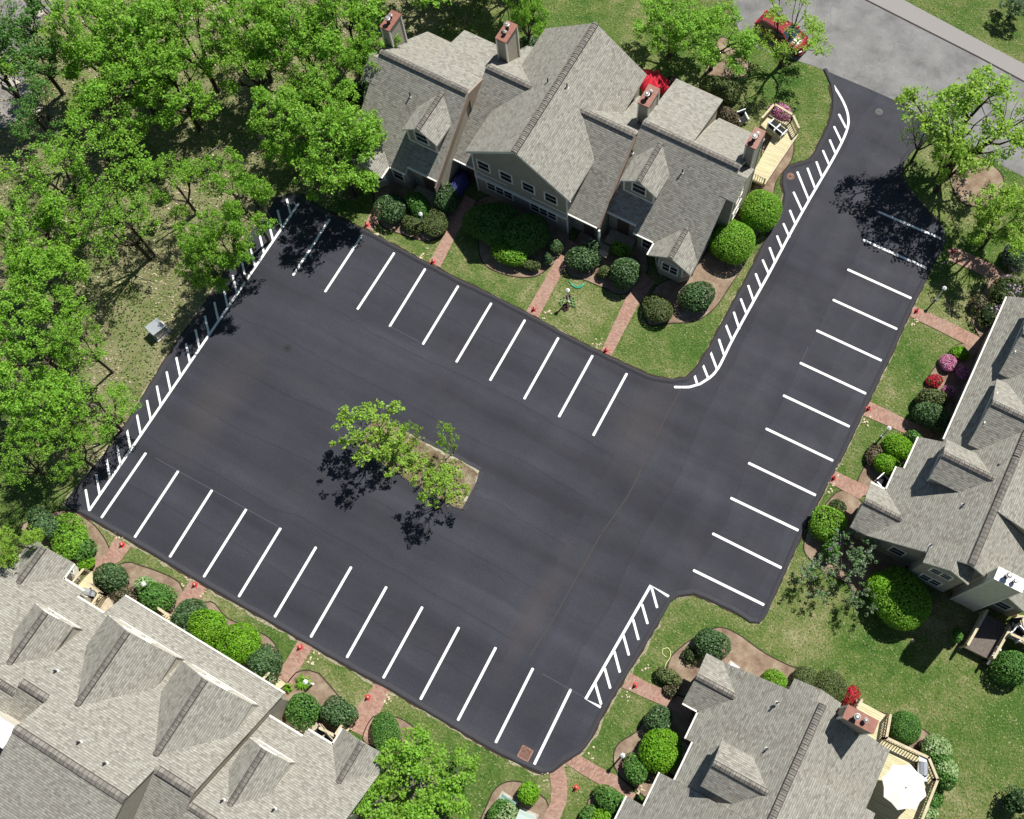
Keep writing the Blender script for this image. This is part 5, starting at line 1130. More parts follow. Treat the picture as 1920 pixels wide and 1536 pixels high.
# (pixel, half width px, height m, materials, label, extra)
SH = [
 # in front of the upper house
 ((737, 388), 25, 1.7, ['leaf_deep'], 'round deep green laurel left of the shaded upper entrance', dict(ry=27)),
 ((784, 386), 26, 1.6, ['leaf_mid'], 'mid green flat-topped shrub between the two round laurels', dict(ry=18, rz=-.4)),
 ((838, 375), 22, 1.6, ['leaf_deep'], 'round deep green laurel beside the blue tarpaulin', {}),
 ((774, 417), 20, 1.0, ['leaf_olive'], 'small dark olive shrub left of the lamp post', dict(leaf=.07, ry=16)),
 ((814, 420), 27, 1.1, ['leaf_olive'], 'spreading dark olive shrub right of the lamp post', dict(leaf=.07, ry=22)),
 ((925, 418), 38, 2.4, ['leaf_mid'], 'large bush in full shade under the gable front, left one', dict(ry=40)),
 ((982, 440), 36, 2.3, ['leaf_mid'], 'large bush in full shade under the gable front, right one', dict(ry=36)),
 ((955, 476), 30, 1.4, ['leaf_spring'], 'bright green bush catching sun before the shaded pair', dict(ry=20)),
 ((993, 497), 18, .8, ['leaf_olive'], 'low dull green shrub right of the sunlit bush', dict(ry=11, leaf=.07)),
 ((1040, 460), 12, 1.3, ['leaf_deep'], 'small upright shrub beside the third upper walk', {}),
 ((1027, 484), 9, 1.2, ['leaf_deep'], 'narrow cone shrub at the corner of the third upper walk', dict(shape=1.6)),
 ((1091, 484), 27, 1.5, ['leaf_deep'], 'heart-shaped laurel right of the third upper walk', dict(ry=25)),
 ((1111, 466), 12, 1.6, ['leaf_deep'], 'small laurel shoulder against the porch step', {}),
 ((1162, 468), 15, 1.2, ['leaf_spring'], 'small lime-tinted shrub in the shaded entry court', dict(ry=12)),
 ((1133, 510), 11, .9, ['leaf_olive'], 'little olive shrub tucked left of the big ball', dict(leaf=.07)),
 ((1169, 512), 28, 2.0, ['leaf_deep'], 'big ball-shaped laurel by the fourth upper walk', dict(ry=28)),
 ((1235, 580), 30, 1.3, ['leaf_olive'], 'dark clipped shrub on the lawn corner left of the bluish ball', dict(ry=22, leaf=.07)),
 ((1307, 556), 28, 1.8, ['leaf_deep'], 'bluish round shrub at the bay corner of the upper house', {}),
 ((1374, 452), 37, 2.4, ['leaf_spring'], 'large clipped green dome beside the upper house end wall', dict(shape=2.6, lump=.04, leaf=.08)),
 ((1427, 394), 34, 2.4, ['leaf_spring'], 'second large clipped dome, nearer the wooden deck', dict(shape=2.6, lump=.04, leaf=.08)),
 ((1320, 608 - 8), 1, .1, None, None, {}),
 ((1460, 212), 22, 1.3, ['leaf_mid', 'flower_pink'], 'bright pink azalea behind the two-seat deck bench', dict(ry=13, split='flower', leaf=.08, rz=-.3)),
 ((1362, 212), 22, 1.0, ['leaf_bronze'], 'straggly dry shrub beside the white metal chair', dict(ry=14, leaf=.07)),
 ((1262, 163), 16, 1.2, ['leaf_purple'], 'dark purple-leaved shrub behind the red umbrella', dict(leaf=.08)),
 ((1352, 165), 34, 1.6, ['leaf_olive'], 'wide shaded shrub behind the upper house, left of the bench', dict(ry=20)),
 ((995, 84), 18, 1.3, ['leaf_deep'], 'half-hidden round shrub behind the upper house chimney', {}),
 ((672, 180), 20, 2.0, ['leaf_deep'], 'dark shrub against the left end of the upper house', dict(ry=26)),
 ((655, 205), 14, 1.2, ['leaf_olive'], 'low olive shrub under the spring-green tree, upper house', {}),
 # right side
 ((1902, 480), 22, 1.5, ['leaf_silver', 'leaf_deep'], 'silvery blue-green shrub at the right edge', dict(split='top')),
 ((1893, 548), 34, 2.0, ['leaf_olive', 'flower_lilac'], 'lilac with mauve blossom over the right house corner', dict(split='few', dens=.8, gaps=.1)),
 ((1862, 590), 26, 1.4, ['leaf_olive', 'flower_lilac'], 'straggly mauve-flowered shrub left of the lilac', dict(split='few', dens=.7, gaps=.14)),
 ((1835, 570), 16, 1.0, ['leaf_bronze'], 'thin bronze shrub at the bed edge left of the lilac', dict(dens=.5)),
 ((1880, 612), 18, 1.0, ['leaf_spring'], 'fresh green shrub below the lilac at the eave', {}),
 ((1802, 661), 15, .6, ['leaf_lime'], 'low clump of lime-green leaves at the top of the azalea bed', dict(ry=12, leaf=.09)),
 ((1778, 682), 15, .8, ['leaf_mid', 'flower_pink'], 'largest pink azalea, upper left of the right bed', dict(split='flower', leaf=.07)),
 ((1806, 697), 14, .7, ['leaf_mid', 'flower_pink'], 'pink azalea nearest the right house wall', dict(split='flower', leaf=.07)),
 ((1751, 713), 14, .6, ['leaf_mid', 'flower_red'], 'crimson azalea in the right bed', dict(split='flower', leaf=.07, ry=12)),
 ((1777, 733), 12, .7, ['leaf_mid', 'flower_pink'], 'small pink azalea above the big round bush, right bed', dict(split='flower', leaf=.07)),
 ((1746, 748), 27, 1.6, ['leaf_olive'], 'olive bush behind the bluish ball, right bed', dict(ry=20)),
 ((1746, 778), 31, 1.9, ['leaf_deep'], 'bluish green ball bush at the walk, right bed', dict(ry=24)),
 ((1716, 822), 16, .9, ['leaf_mid'], 'small grey-green bush against the right eave', dict(ry=10)),
 ((1684, 838), 27, 1.5, ['leaf_lime'], 'bean-shaped lime bush, its upper lobe', dict(ry=22, lump=.05, leaf=.08)),
 ((1664, 872), 25, 1.4, ['leaf_lime'], 'lower lobe bush of the lime pair above the bay', dict(ry=18, lump=.05, leaf=.08)),
 ((1640, 855), 15, .8, ['leaf_bronze'], 'dark bronze low shrub left of the lime pair', dict(ry=22)),
 ((1570, 950), 17, .9, ['leaf_olive'], 'sparse feathery shrub below the short walk', dict(dens=.6, gaps=.08, leaf=.08)),
 ((1549, 985), 30, 1.6, ['leaf_spring'], 'boxy bright green shrub beside the right parking row', dict(ry=30, shape=3.0)),
 ((1562, 1025), 14, 1.8, ['leaf_mid', 'flower_lilac'], 'mauve-flowered shrub below the boxy green one', dict(split='few', ry=22)),
 ((1690, 1122), 58, 2.6, ['leaf_spring'], 'huge rounded green bush half in the house shadow, right', dict(ry=50, lump=.06, rz=-.5)),
 ((1662, 1105), 34, 2.4, ['leaf_lime'], 'sunlit lime bush on the left flank of the huge one', dict(ry=30, lump=.08)),
 ((1795, 1189), 12, 1.3, ['leaf_mid'], 'small pointed shrub at the foot of the shaded deck', dict(shape=1.6)),
 ((1902, 1248), 34, 2.0, ['leaf_mid'], 'large glossy bush below the decks at the right edge', dict(ry=30)),
 # lower right house
 ((1333, 1204), 31, 1.9, ['leaf_deep'], 'big bluish rhododendron at the top of the lower right house', dict(ry=27)),
 ((1295, 1228), 15, .8, ['leaf_olive'], 'thin shrub left of the big bluish rhododendron', dict(dens=.6, gaps=.1)),
 ((1253, 1270), 24, .9, ['leaf_olive'], 'dark leggy shrub by the hose and the brick walk', dict(ry=15, dens=.8)),
 ((1258, 1293), 16, .5, ['leaf_bronze'], 'reddish dry shrub spilling over the brick walk', dict(dens=.5)),
 ((1236, 1348), 26, 1.7, ['leaf_deep'], 'round bluish bush touching the lime one, lower right', dict(ry=24)),
 ((1240, 1407), 38, 2.2, ['leaf_lime'], 'biggest lime tree-bush at the eave of the lower right house', dict(ry=40, lump=.06, leaf=.09)),
 ((1191, 1444), 24, 1.5, ['leaf_mid'], 'dull green bush below the lamp post, lower right', dict(ry=25)),
 ((1148, 1505), 36, 1.3, ['leaf_mid'], 'broad dark green bush at the bottom beside the brick walk', dict(ry=24)),
 ((1108, 1532), 20, .9, ['leaf_mid'], 'low green bush left of the broad dark one, bottom edge', {}),
 ((1128, 1540), 22, 1.4, ['leaf_lime'], 'lime bush cut by the bottom edge below the broad dark one', {}),
 ((991, 1488), 20, 1.5, ['leaf_lime'], 'small lime ball bush beside the green transformer box', dict(lump=.05, leaf=.09)),
 ((942, 1524), 27, 1.1, ['leaf_pale', 'leaf_mid'], 'yellow-variegated bush at the bottom edge left of the transformers', dict(split='side')),
 ((1453, 1276), 23, 1.2, ['leaf_spring'], 'small round green bush above the lower right roof', dict(ry=19, lump=.05, leaf=.08)),
 ((1509, 1272), 22, 1.5, ['leaf_olive'], 'smaller brown-green yew mound, left of the pair', dict(lump=.03, leaf=.06)),
 ((1556, 1288), 31, 1.8, ['leaf_olive'], 'larger yew mound of the pair, beside the red azalea', dict(lump=.03, leaf=.06, ry=30)),
 ((1596, 1306), 13, .9, ['leaf_mid', 'flower_red'], 'upright crimson azalea between the yew mound and the deck', dict(ry=18, split='flower', leaf=.07)),
 ((1698, 1365), 29, 1.9, ['leaf_mid'], 'perfect green ball shrub inside the deck corner', dict(lump=.02, leaf=.06)),
 ((1757, 1410), 30, 2.0, ['leaf_pale', 'leaf_mid'], 'pale glossy rhododendron outside the deck corner, upper part', dict(ry=27, split='side')),
 ((1772, 1448), 26, 1.9, ['leaf_pale', 'leaf_mid'], 'pale glossy rhododendron, lower one outside the deck', dict(ry=28, split='side')),
 ((1750, 1495), 20, 1.0, ['leaf_mid'], 'dark green low shrub outside the deck railing', {}),
 ((1735, 1528), 20, 1.2, ['leaf_pale'], 'pale green shrub at the bottom edge outside the deck', {}),
 ((1910, 1505), 24, 2.5, ['leaf_deep'], 'dark tree-like shrub at the lower right corner', dict(dens=.6, gaps=.12)),
 # lower left house front
 ((133, 1010), 40, 1.7, ['leaf_spring'], 'fan-shaped bright green juniper at the lower left corner bed', dict(ry=30, rz=-.5)),
 ((160, 1030), 20, 1.2, ['leaf_mid', 'leaf_purple'], 'mixed dark shrub right of the fan-shaped juniper', dict(split='few')),
 ((85, 985), 30, 2.2, ['leaf_deep'], 'dark shrub mass behind the lower left bay', dict(ry=22)),
 ((164, 1055), 14, .8, ['leaf_lime'], 'small bright clump at the foot of the lower left bay', {}),
 ((211, 1080), 27, 1.6, ['leaf_deep'], 'round bluish rhododendron by the wooden entrance stair', dict(ry=25)),
 ((230, 1115), 30, .9, ['leaf_bronze'], 'wispy bronze shrub between the stair and the variegated bush', dict(dens=.5, ry=18)),
 ((274, 1096), 22, 1.1, ['leaf_pale'], 'cream-variegated bush with a lamp in it, left half', dict(ry=14)),
 ((292, 1118), 34, 1.6, ['leaf_mid'], 'big green andromeda below the variegated bush', dict(ry=25)),
 ((354, 1153), 32, 1.8, ['leaf_deep'], 'dark green rhododendron, first of the row of four by the long eave', dict(ry=28)),
 ((389, 1177), 36, 1.9, ['leaf_lime'], 'lime bush, upper left one of the pair by the long eave', dict(ry=32, leaf=.09)),
 ((452, 1208), 38, 2.0, ['leaf_lime'], 'lime bush, lower right one of the pair by the long eave', dict(ry=35, leaf=.09)),
 ((494, 1240), 33, 1.7, ['leaf_deep'], 'bluish rhododendron, last of the row of four by the long eave', dict(ry=28)),
 ((564, 1328), 32, 1.7, ['leaf_mid'], 'glossy mid green rhododendron by the small porch', dict(ry=27)),
 ((633, 1338), 30, 1.7, ['leaf_deep'], 'dark glossy rhododendron at the walk, right of the porch', dict(ry=26)),
 ((600, 1335), 12, .6, ['leaf_bronze'], 'wispy bronze shrub between the two porch rhododendrons', dict(dens=.5)),
 ((724, 1377), 40, 1.3, ['leaf_mid'], 'long clipped hedge mound beside the lower walk', dict(ry=26, rz=-.75, lump=.03, leaf=.06)),
]
for px, r_, h, mats, lb, kw in SH:
    if lb is None: continue
    shrub(px, r_, h, mats, lb, **kw)

# weeds and seedlings on the planting island: one ragged ground cover
rs = np.random.RandomState(77); ip = [P(*q) for q in ((740, 822), (765, 842), (800, 868), (720, 840), (820, 900), (850, 925), (775, 872), (705, 815), (845, 880), (745, 860))]
C = []
for q in ip:
    k = rs.randint(60, 170); C.append(np.c_[rs.normal(q.x, .42, k), rs.normal(q.y, .42, k), rs.uniform(.12, .34, k)])
C = np.vstack(C); V_, F_ = leaf_quads(C, np.tile([0, 0, 1.0], (len(C), 1)), .11, rs, 1.5, .5)
o = bpy.data.objects.new('weeds', np_mesh('weeds', V_, F_, MT['leaf_yellow'])); COL.objects.link(o); tag(o, 'patchy green weeds on the bare planting island', 'weeds', kind='stuff')

# rosettes of strap leaves: daylilies and hostas
def rosette(px, r, n, mat, lb, name='daylily', w_=.035, seed=1, hgt=.35):
    c = P(*px); rs = random.Random(seed); m = MB()
    for i in range(n):
        a = rs.uniform(0, 6.28); L = r * rs.uniform(.6, 1.1); d = Vector((math.cos(a), math.sin(a), 0)); sd = Vector((-d.y, d.x, 0)); z1 = hgt * rs.uniform(.7, 1.2)
        p0 = c + d * .03; p1 = c + d * L * .5 + Vector((0, 0, z1)); p2 = c + d * L + Vector((0, 0, z1 * .35)); w2 = w_ * rs.uniform(.8, 1.3)
        m.face([p0 - sd * w2 * .6, p1 - sd * w2, p1 + sd * w2, p0 + sd * w2 * .6]); m.face([p1 - sd * w2, p2, p1 + sd * w2])
    return tag(m.build(name, MT[mat], base=(c.x, c.y, 0)), lb, 'plant')
rosette((570, 1280), .62, 90, 'leaf_spring', 'spiky green daylily clump under the lamp post, lower left bed', seed=2)
rosette((542, 1290), .38, 50, 'leaf_spring', 'smaller spiky daylily clump left of the lamp post, lower left bed', seed=3)
rr = random.Random(4)
for i, (dx, dy) in enumerate(((-10, 3), (-3, 8), (7, 5), (10, -4), (2, -8), (-7, -5), (12, 7), (-4, 14))):
    o_ = rosette((1064 + dx, 566 + dy), .26, 16, 'leaf_pale' if i % 3 != 1 else 'leaf_purple', ('pale' if i % 3 != 1 else 'dark-leaved') + ' hosta in the ring at the foot of the upper lawn lamp', 'hosta', .07, 10 + i, .16); o_['group'] = 'pale hostas round the lamp post' if i % 3 != 1 else 'dark hostas round the lamp post'

# ---------------------------------------------------------------- trees
def tree_meshes(seed, H, Rr, trunk_h, nt=170, per=26, leaf=.17, cl=.42, low=.35, flat_=1.0, mats='leaf_spring', bark='bark', tr=.17, hollow=.25, k1=5, k2=26, lean=(0, 0), dead=0):
    """trunk + limbs + branches that lead to leaf clusters spread over an uneven crown"""
    rs = np.random.RandomState(seed)
    # crown: several overlapping lobes
    K = 10; lobes = []
    for i in range(K):
        a = 2 * math.pi * (i + rs.uniform(-.3, .3)) / K; rad = Rr * rs.uniform(.38, .86); lobes.append((math.cos(a) * rad, math.sin(a) * rad, H * (low + .18 + rs.uniform(-.08, .34)), Rr * rs.uniform(.20, .44)))
    lobes.append((0, 0, H * .86, Rr * .5)); tips = []
    while len(tips) < nt:
        x, y, z, r = lobes[rs.randint(len(lobes))]; u = rs.normal(0, 1, 3); u /= np.linalg.norm(u); q = np.array([x, y, z]) + u * r * rs.uniform(.55, 1.0) * np.array([1, 1, .62 * flat_])
        if q[2] < H * low * .8 or q[2] > H * 1.02: continue
        tips.append(q)
    tips = np.array(tips); tips[:, 0] += lean[0] * tips[:, 2] / H; tips[:, 1] += lean[1] * tips[:, 2] / H
    def cluster(P_, k):
        c = P_[rs.choice(len(P_), k, replace=False)]
        for _ in range(5):
            a = ((P_[:, None] - c[None]) ** 2).sum(2).argmin(1)
            c = np.array([P_[a == j].mean(0) if (a == j).any() else c[j] for j in range(k)])
        return c, a
    c1, a1 = cluster(tips, k1); root = np.array([0, 0, trunk_h])
    m = MB(); V = lambda q: Vector(q.tolist() if hasattr(q, 'tolist') else q)
    m.tube([V([0, 0, -.1]), V([.02, .0, .25]), V([lean[0] * trunk_h / H * .5, lean[1] * trunk_h / H * .5, trunk_h])], [tr * 1.5, tr * 1.08, tr * .92], 9)
    root = np.array([lean[0] * trunk_h / H * .5, lean[1] * trunk_h / H * .5, trunk_h])
    for j in range(k1):
        sub = tips[a1 == j]
        if len(sub) < 3: continue
        e1 = root + (c1[j] - root) * .62 + rs.normal(0, .12, 3); mid = root + (e1 - root) * .5 + np.array([(e1 - root)[0] * .08, (e1 - root)[1] * .08, -.12 * H * .1]) + rs.normal(0, .10, 3)
        r1 = tr * (.42 + .5 * math.sqrt(len(sub) / len(tips))); m.tube([V(root - np.array([0, 0, .15])), V(mid), V(e1)], [r1, r1 * .8, r1 * .55], 6)
        kk = max(1, min(len(sub) // 4, k2 // k1)); c2, a2 = cluster(sub, kk)
        for t in range(kk):
            s3 = sub[a2 == t]
            if len(s3) == 0: continue
            e2 = e1 + (c2[t] - e1) * .65 + rs.normal(0, .1, 3); st = mid + (e1 - mid) * rs.uniform(.3, 1.0); r2 = r1 * .42; m.tube([V(st), V((st + e2) / 2 + rs.normal(0, .10, 3)), V(e2)], [r2, r2 * .75, r2 * .5], 5, cap=False)
            for q in s3: m.tube([V(e2), V((e2 + q) / 2 + rs.normal(0, .07, 3)), V(q)], [r2 * .42, r2 * .3, .008], 3, cap=False)
    for _ in range(dead):
        a = rs.uniform(0, 6.28); p0 = root + np.array([math.cos(a), math.sin(a), .5]) * Rr * .3; q = p0 + np.array([math.cos(a), math.sin(a), .15]) * Rr * .5
        m.tube([V(root), V(p0), V(q)], [tr * .3, tr * .18, .012], 5)
        for s_ in range(5): w = p0 + (q - p0) * rs.uniform(.2, 1); m.tube([V(w), V(w + rs.normal(0, .35, 3))], [.02, .006], 3, cap=False)
    n = nt * per; C = np.repeat(tips, per, 0); d = rs.normal(0, 1, (n, 3)); d /= np.linalg.norm(d, axis=1)[:, None]; csz = np.repeat(rs.uniform(.6, 1.25, nt), per)
    C = C + d * (cl * csz * rs.uniform(.15, 1, n) ** .6)[:, None] * np.array([1, 1, .75])
    LV, LF = leaf_quads(C, d * .4 + np.array([0, 0, .9]), leaf, rs, 1.35, .55)
    leafm = np_mesh('crown', LV, LF, MT[mats])
    tm = bpy.data.meshes.new('trunk'); tm.from_pydata(m.v, [], m.f); tm.materials.append(MT[bark]); tm.polygons.foreach_set('use_smooth', [True] * len(m.f)); tm.update()
    return tm, leafm
VAR = {}
def variant(key, **kw):
    if key not in VAR: VAR[key] = tree_meshes(**kw)
    return VAR[key]
def tree(px, zc, R_m, H, key, lb, name='leafy_tree', rz=0., group=None, base=None, mat=None):
    """px = where the crown's middle (height zc) shows"""
    tm, lm, H0, R0 = VAR[key][0], VAR[key][1], *VDIM[key]
    c = P(*px, zc) if base is None else P(*base)
    o = empty(name, (c.x, c.y, 0), lb, 'tree', group, rz); o.scale = (R_m / R0, R_m / R0, H / H0)
    a = bpy.data.objects.new('trunk', tm); b = bpy.data.objects.new('crown', lm)
    for q in (a, b): COL.objects.link(q); q.parent = o
    if mat: b.material_slots[0].link = 'OBJECT'; b.material_slots[0].material = MT[mat]
    return o
VDIM = {}
def defv(key, H, Rr, **kw): VAR[key] = tree_meshes(H=H, Rr=Rr, **kw); VDIM[key] = (H, Rr)
defv('dense1', 10, 3.6, seed=11, trunk_h=2.6, nt=330, per=34, leaf=.125, cl=.40, tr=.18)
defv('dense2', 10, 3.6, seed=23, trunk_h=2.2, nt=310, per=34, leaf=.125, cl=.40, tr=.19, low=.3)
defv('dense3', 10, 3.6, seed=37, trunk_h=3.0, nt=300, per=34, leaf=.125, cl=.42, tr=.17)
defv('open1', 10, 3.8, seed=41, trunk_h=2.4, nt=240, per=22, leaf=.11, cl=.40, tr=.17, k1=6)
defv('open2', 10, 3.8, seed=53, trunk_h=2.8, nt=210, per=20, leaf=.11, cl=.38, tr=.16, k1=5, dead=2)
defv('yard1', 9, 4.2, seed=67, trunk_h=1.8, nt=240, per=30, leaf=.13, cl=.46, tr=.30, k1=6, low=.42, mats='leaf_yellow')
defv('yard2', 8, 3.8, seed=71, trunk_h=2.0, nt=130, per=26, leaf=.12, cl=.5, tr=.20, k1=5, low=.42, mats='leaf_yellow')
defv('isle1', 7, 2.9, seed=83, trunk_h=1.2, nt=105, per=24, leaf=.14, cl=.36, tr=.11, k1=6, low=.25, mats='leaf_yellow', bark='barkgrey', dead=2)
defv('isle2', 6.5, 2.6, seed=97, trunk_h=1.4, nt=80, per=24, leaf=.14, cl=.34, tr=.09, k1=5, low=.25, mats='leaf_yellow', bark='barkgrey', dead=1)
defv('maple', 5, 3.2, seed=101, trunk_h=.7, nt=260, per=44, leaf=.12, cl=.40, tr=.16, k1=7, low=.35, flat_=.8, mats='leaf_spring', bark='barkgrey', hollow=.4)
defv('lilac', 3.4, 2.0, seed=113, trunk_h=.5, nt=55, per=28, leaf=.085, cl=.24, tr=.06, k1=6, low=.35, mats='leaf_lilac')
defv('bare', 11, 2.4, seed=131, trunk_h=5, nt=60, per=8, leaf=.13, cl=.4, tr=.13, k1=4, low=.5)
TR = [ # crown centre px, height of centre, crown radius, total height, variant, label, rz, material
 ((35, 70), 7, 3.0, 10, 'dense1', 'dark green tree at the very top left corner', .3, 'leaf_mid'),
 ((150, 60), 7, 3.2, 10.5, 'dense2', 'spring-green tree right of the stony clearing', 1.2, None),
 ((255, 40), 7.5, 3.9, 11, 'dense1', 'tall spring-green tree on the top edge, second from the stony clearing', 2.0, None),
 ((230, 125), 7, 3.4, 10, 'dense3', 'spring-green tree below the tall top-edge one', .4, None),
 ((345, 55), 7.5, 3.7, 11, 'open1', 'full-crowned tree on the top edge left of centre', 3.0, None),
 ((318, 150), 6.5, 3.2, 10, 'dense1', 'forked-trunk tree with a dark double stem on the bare slope', 4.2, None),
 ((180, 195), 6.5, 3.2, 9, 'open1', 'low-crowned tree over the shaded hollow at the left', 2.2, None),
 ((455, 35), 7.5, 3.5, 11, 'dense3', 'full tree on the top edge above the grassy gap', 1.7, None),
 ((545, 30), 7.5, 3.6, 11, 'dense1', 'full tree on the top edge, left of the two nearest the chimney', .9, None),
 ((640, 25), 7.5, 3.5, 11, 'dense2', 'full tree on the top edge nearest the left chimney', 5.0, None),
 ((690, 85), 6.5, 2.3, 9, 'dense3', 'tree whose leaves brush the leftmost chimney', 2.7, None),
 ((455, 95), 6.5, 2.8, 9, 'open1', 'thin open tree with several dark stems above the bare slope', .2, None),
 ((565, 120), 6.5, 2.9, 9, 'open2', 'open tree above the shaded bank behind the lot corner', 1.9, None),
 ((598, 178), 6.5, 2.7, 9, 'dense2', 'bright tree between the open slope and the upper house', 3.6, None),
 ((652, 222), 6.0, 2.8, 8.5, 'dense1', 'bright tree spreading over the left gable of the upper house', .7, None),
 ((618, 258), 8, 3.6, 10.5, 'dense2', 'tall tree shading the upper corner of the lot', 2.9, None),
 ((515, 225), 6.0, 2.5, 8.5, 'dense3', 'spring-green tree above the upper corner of the lot', 4.6, None),
 ((60, 215), 6.5, 2.6, 9, 'open1', 'sparse tree at the left edge below the stony clearing', 2.6, 'leaf_mid'),
 ((190, 300), 6.5, 3.6, 9.5, 'open2', 'large sparse tree with a visible leaning trunk, left', 3.3, None),
 ((90, 320), 6.5, 3.2, 9, 'open1', 'sparse tree at the left, beside the large leaning one', 5.3, None),
 ((318, 330), 5.5, 2.5, 8, 'open1', 'small-crowned tree in front of the forked trunk', 1.1, None),
 ((40, 430), 6.5, 3.2, 9, 'dense2', 'bright tree at the left edge above the pale rocks', 1.3, None),
 ((212, 408), 6.5, 3.0, 9, 'open2', 'open tree casting the long branching shadow beside the cabinet', 0.3, None),
 ((390, 425), 8.5, 2.1, 10.5, 'dense3', 'bright tree leaning over the upper end of the hatched border', 2.5, None),
 ((378, 482), 6.0, 1.9, 8, 'dense1', 'small tree at the hatched border below the lot corner', 5.2, None),
 ((438, 345), 8.5, 2.3, 11, 'dense3', 'slim open tree at the top end of the hatched border', 1.0, None),
 ((72, 520), 6.5, 2.9, 9, 'dense1', 'bright tree at the left, above the utility cabinet level', 4.0, None),
 ((140, 640), 6.0, 2.2, 8.5, 'open2', 'bright tree left of the utility cabinet', 2.9, None),
 ((40, 640), 6.5, 3.1, 9, 'dense3', 'full tree at the left edge level with the utility cabinet', .5, None),
 ((60, 745), 6.5, 3.0, 9, 'dense1', 'full tree at the left edge level with the planting island', 1.5, None),
 ((182, 772), 4.2, 2.7, 6.2, 'open1', 'bright tree overhanging the lower end of the hatched border', 3.9, None),
 ((110, 835), 5.5, 2.1, 7.5, 'open1', 'tree above the bottom left corner of the lot', 4.4, None),
 ((25, 860), 5.5, 2.0, 8, 'open2', 'thin tree at the left edge above the lower left house', .8, None),
 ((18, 1020), 5.0, 1.6, 7, 'dense2', 'yellow-green tree at the left edge beside the lower left roof', .8, 'leaf_yellow'),
 ((790, -110), 7.0, 4.0, 10, 'dense3', 'tree beyond the top edge, shading the ground behind the upper house', .4, None),
 ((890, -125), 7.0, 4.0, 10, 'dense1', 'tree cut by the top edge above the second chimney', 2.4, None),
 ((975, -140), 7.0, 3.4, 10, 'dense2', 'tree beyond the top edge behind the small vivid green one', 1.4, None),
 ((985, 0), 6.0, 1.9, 8.5, 'dense2', 'small vivid green tree at the top beside the sunny lawn', 1.0, None),
 ((1262, 35), 4.6, 3.0, 6.8, 'dense1', 'yard tree at the top, left of the mulch circle', .6, 'leaf_spring'),
 ((1345, 58), 4.8, 3.1, 7.2, 'dense3', 'yard tree standing over the mulch circle at the top', 1.9, 'leaf_spring'),
 ((1482, 52), 4.8, 3.4, 7, 'open1', 'thin yellow-green tree spreading over the red car', 3.1, 'leaf_yellow'),
 ((1835, 218), 7.2, 4.9, 10.2, 'yard1', 'big airy yellow-green tree beside the lot entrance', .4, None),
 ((1745, 235), 5.0, 1.9, 7, 'yard2', 'airy tree overhanging the lot entrance from the right', 2.2, None),
 ((1790, 300), 4.5, 2.1, 6.5, 'yard1', 'lower airy tree in front of the big entrance tree', 4.4, None),
 ((1900, 385), 6.5, 2.9, 8.5, 'dense2', 'leafy green tree at the right edge below the entrance tree', .9, 'leaf_yellow'),
 ((692, 800), 5.0, 2.6, 7, 'isle1', 'larger young maple on the planting island', 1.2, None),
 ((822, 908), 4.2, 1.75, 6.0, 'isle2', 'smaller young maple on the planting island', .3, None),
 ((836, 812), 4.6, .95, 6.0, 'isle2', 'slim sapling at the upper edge of the planting island', 2.0, None),
 ((768, 803), 3.5, .7, 4.6, 'isle2', 'smallest sapling, between the two maples of the island', 4.0, None),
 ((735, 850), 1.4, 1.5, 2.4, 'isle2', 'low scrubby growth in the middle of the planting island', 5.0, None),
 ((778, 1475), 2.8, 3.3, 4.6, 'maple', 'wide low vivid green maple beside the lower left house end', .3, None),
 ((1590, 1050), 2.2, 2.0, 3.4, 'lilac', 'open lilac with grey-green leaves right of the lot corner', .5, None),
 ((1630, 1030), 2.2, 1.3, 3.2, 'lilac', 'thin lilac against the shaded right house wall', 2.1, None),
 ((1535, 1075), 1.8, 1.7, 2.8, 'lilac', 'spreading lilac nearest the bottom corner of the right row', 3.6, None),
 ((1612, 1120), 1.8, 1.3, 2.8, 'lilac', 'lilac touching the left side of the sunlit lime bush', 4.4, None),
 ((1905, 8), 1.6, 1.4, 2.8, 'dense1', 'dark low tree at the top right corner', .5, 'leaf_deep'),
]
for px, zc, rm, H, key, lb, rz, mt in TR: tree(px, zc, rm, H, key, lb, rz=rz, mat=mt, name='leafy_tree' if key not in ('lilac', 'maple') else {'lilac': 'lilac_tree', 'maple': 'maple_tree'}[key])
for i, (p, lb) in enumerate((((8, 150), 'dark bare-stemmed tree at the left edge, upper of two'), ((30, 180), 'second dark bare-stemmed tree left of the shaded hollow'), ((100, 25), 'slim dark stem in front of the stony clearing'), ((240, 420), 'leaning dark trunk on the left slope'))): tree(p, 5, 1.8, 10, 'bare', lb, name='bare_tree', rz=i * 1.3)

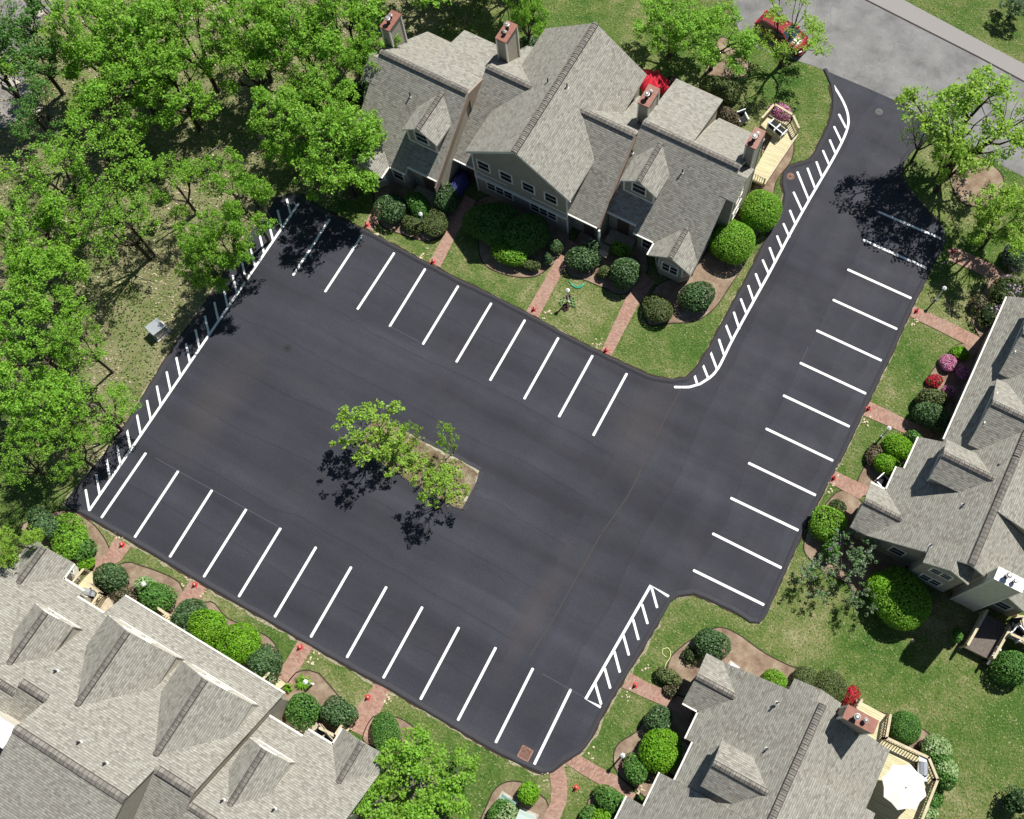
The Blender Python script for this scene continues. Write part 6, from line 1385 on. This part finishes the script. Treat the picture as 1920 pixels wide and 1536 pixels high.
# ---------------------------------------------------------------- ground cover: grass tufts, leaf litter
def inside(poly, x, y):
    c = np.zeros(len(x), bool); n = len(poly); j = n - 1
    for i in range(n):
        xi, yi, xj, yj = poly[i][0], poly[i][1], poly[j][0], poly[j][1]
        if abs(yj - yi) > 1e-12: c ^= ((yi > y) != (yj > y)) & (x < (xj - xi) * (y - yi) / (yj - yi) + xi)
        j = i
    return c
def w2(px): return [(p.x, p.y) for p in PP(px)]
OUT = [[(p.x, p.y) for p in lot_w]] + [[(p.x, p.y) for p in smooth_poly(b, .5)] for b in BEDS] + [w2(p[0]) for p in PATHS]
OUT += [w2([(1372, -60), (1375, 30), (1392, 75), (1425, 93), (1480, 110), (1543, 131), (1697, 197), (1763, 240), (1850, 296), (1925, 335), (2100, 420), (2100, 215), (1867, 93), (1693, 0), (1580, -70)])]
OUT += [[(.9, 31), (27, 34.5), (27, 45), (.9, 41.5)], [(-1.6, -19), (25.3, -19), (25.2, -3.6), (5.8, -3.3), (5.8, -4.4), (-1.6, -4.2)], [(39.5, -5), (52, -5), (52, 10.5), (39.5, 10.5)], [(45.3, 21.8), (57, 21.8), (57, 41), (47, 41), (45.3, 29)]]
rs = np.random.RandomState(3); nG = 260000; x = rs.uniform(-34, 64, nG); y = rs.uniform(-20, 70, nG)
def inview(x, y):
    q = np.c_[x, y, np.zeros(len(x))] - np.array(CAM_POS); R_ = np.array(MROT); d = q @ R_; px = 960 + PPX + FPX * d[:, 0] / -d[:, 2]; py = 768 + PPY - FPX * d[:, 1] / -d[:, 2]
    return (px > -60) & (px < 1980) & (py > -60) & (py < 1600)
k = inview(x, y)
for q in OUT: k &= ~inside(q, x, y)
x, y = x[k], y[k]; n = len(x)
wood = (x < 1.5 + np.sin(y * .7)) & (y > 3)
def cover(name, x, y, size, z, mat, lb, up, jit, asp):
    C = np.c_[x, y, rs.uniform(z[0], z[1], len(x))]; V_, F_ = leaf_quads(C, np.tile(up, (len(x), 1)), size, rs, asp, jit)
    o = bpy.data.objects.new(name, np_mesh(name, V_, F_, MT[mat])); COL.objects.link(o); tag(o, lb, name.replace('_', ' '), kind='stuff')
MT['blade'] = mat_leaf('grass_blade', [(.09, .19, .03), (.19, .28, .07), (.36, .38, .18)], .35)
MT['dryleaf'] = mat_leaf('dry_leaf', [(.16, .11, .07), (.32, .27, .16), (.48, .43, .30)], .1)
MT['seedling'] = mat_leaf('seedling', [(.10, .18, .04), (.18, .28, .06), (.30, .38, .11)], .35)
cover('grass_tufts', x[~wood], y[~wood], .075, (.012, .035), 'blade', 'short tufts of green and straw grass over the lawns', [0, 0, 1.0], .35, 1.8)
xw, yw = x[wood], y[wood]; pt = np.sin(xw * .9 + 1.3 * np.sin(yw * .6)) + np.sin(yw * .8 + xw * .3) + rs.normal(0, .5, len(xw))
cover('leaf_litter', xw[pt < .3], yw[pt < .3], .12, (.02, .06), 'dryleaf', 'dry leaf litter on the wooded slope left of the lot', [0, 0, 1], .3, 1.3)
cover('undergrowth', xw[pt >= .3], yw[pt >= .3], .11, (.02, .14), 'seedling', 'low green seedlings and grass on the wooded slope left of the lot', [0, 0, .8], .6, 1.6)
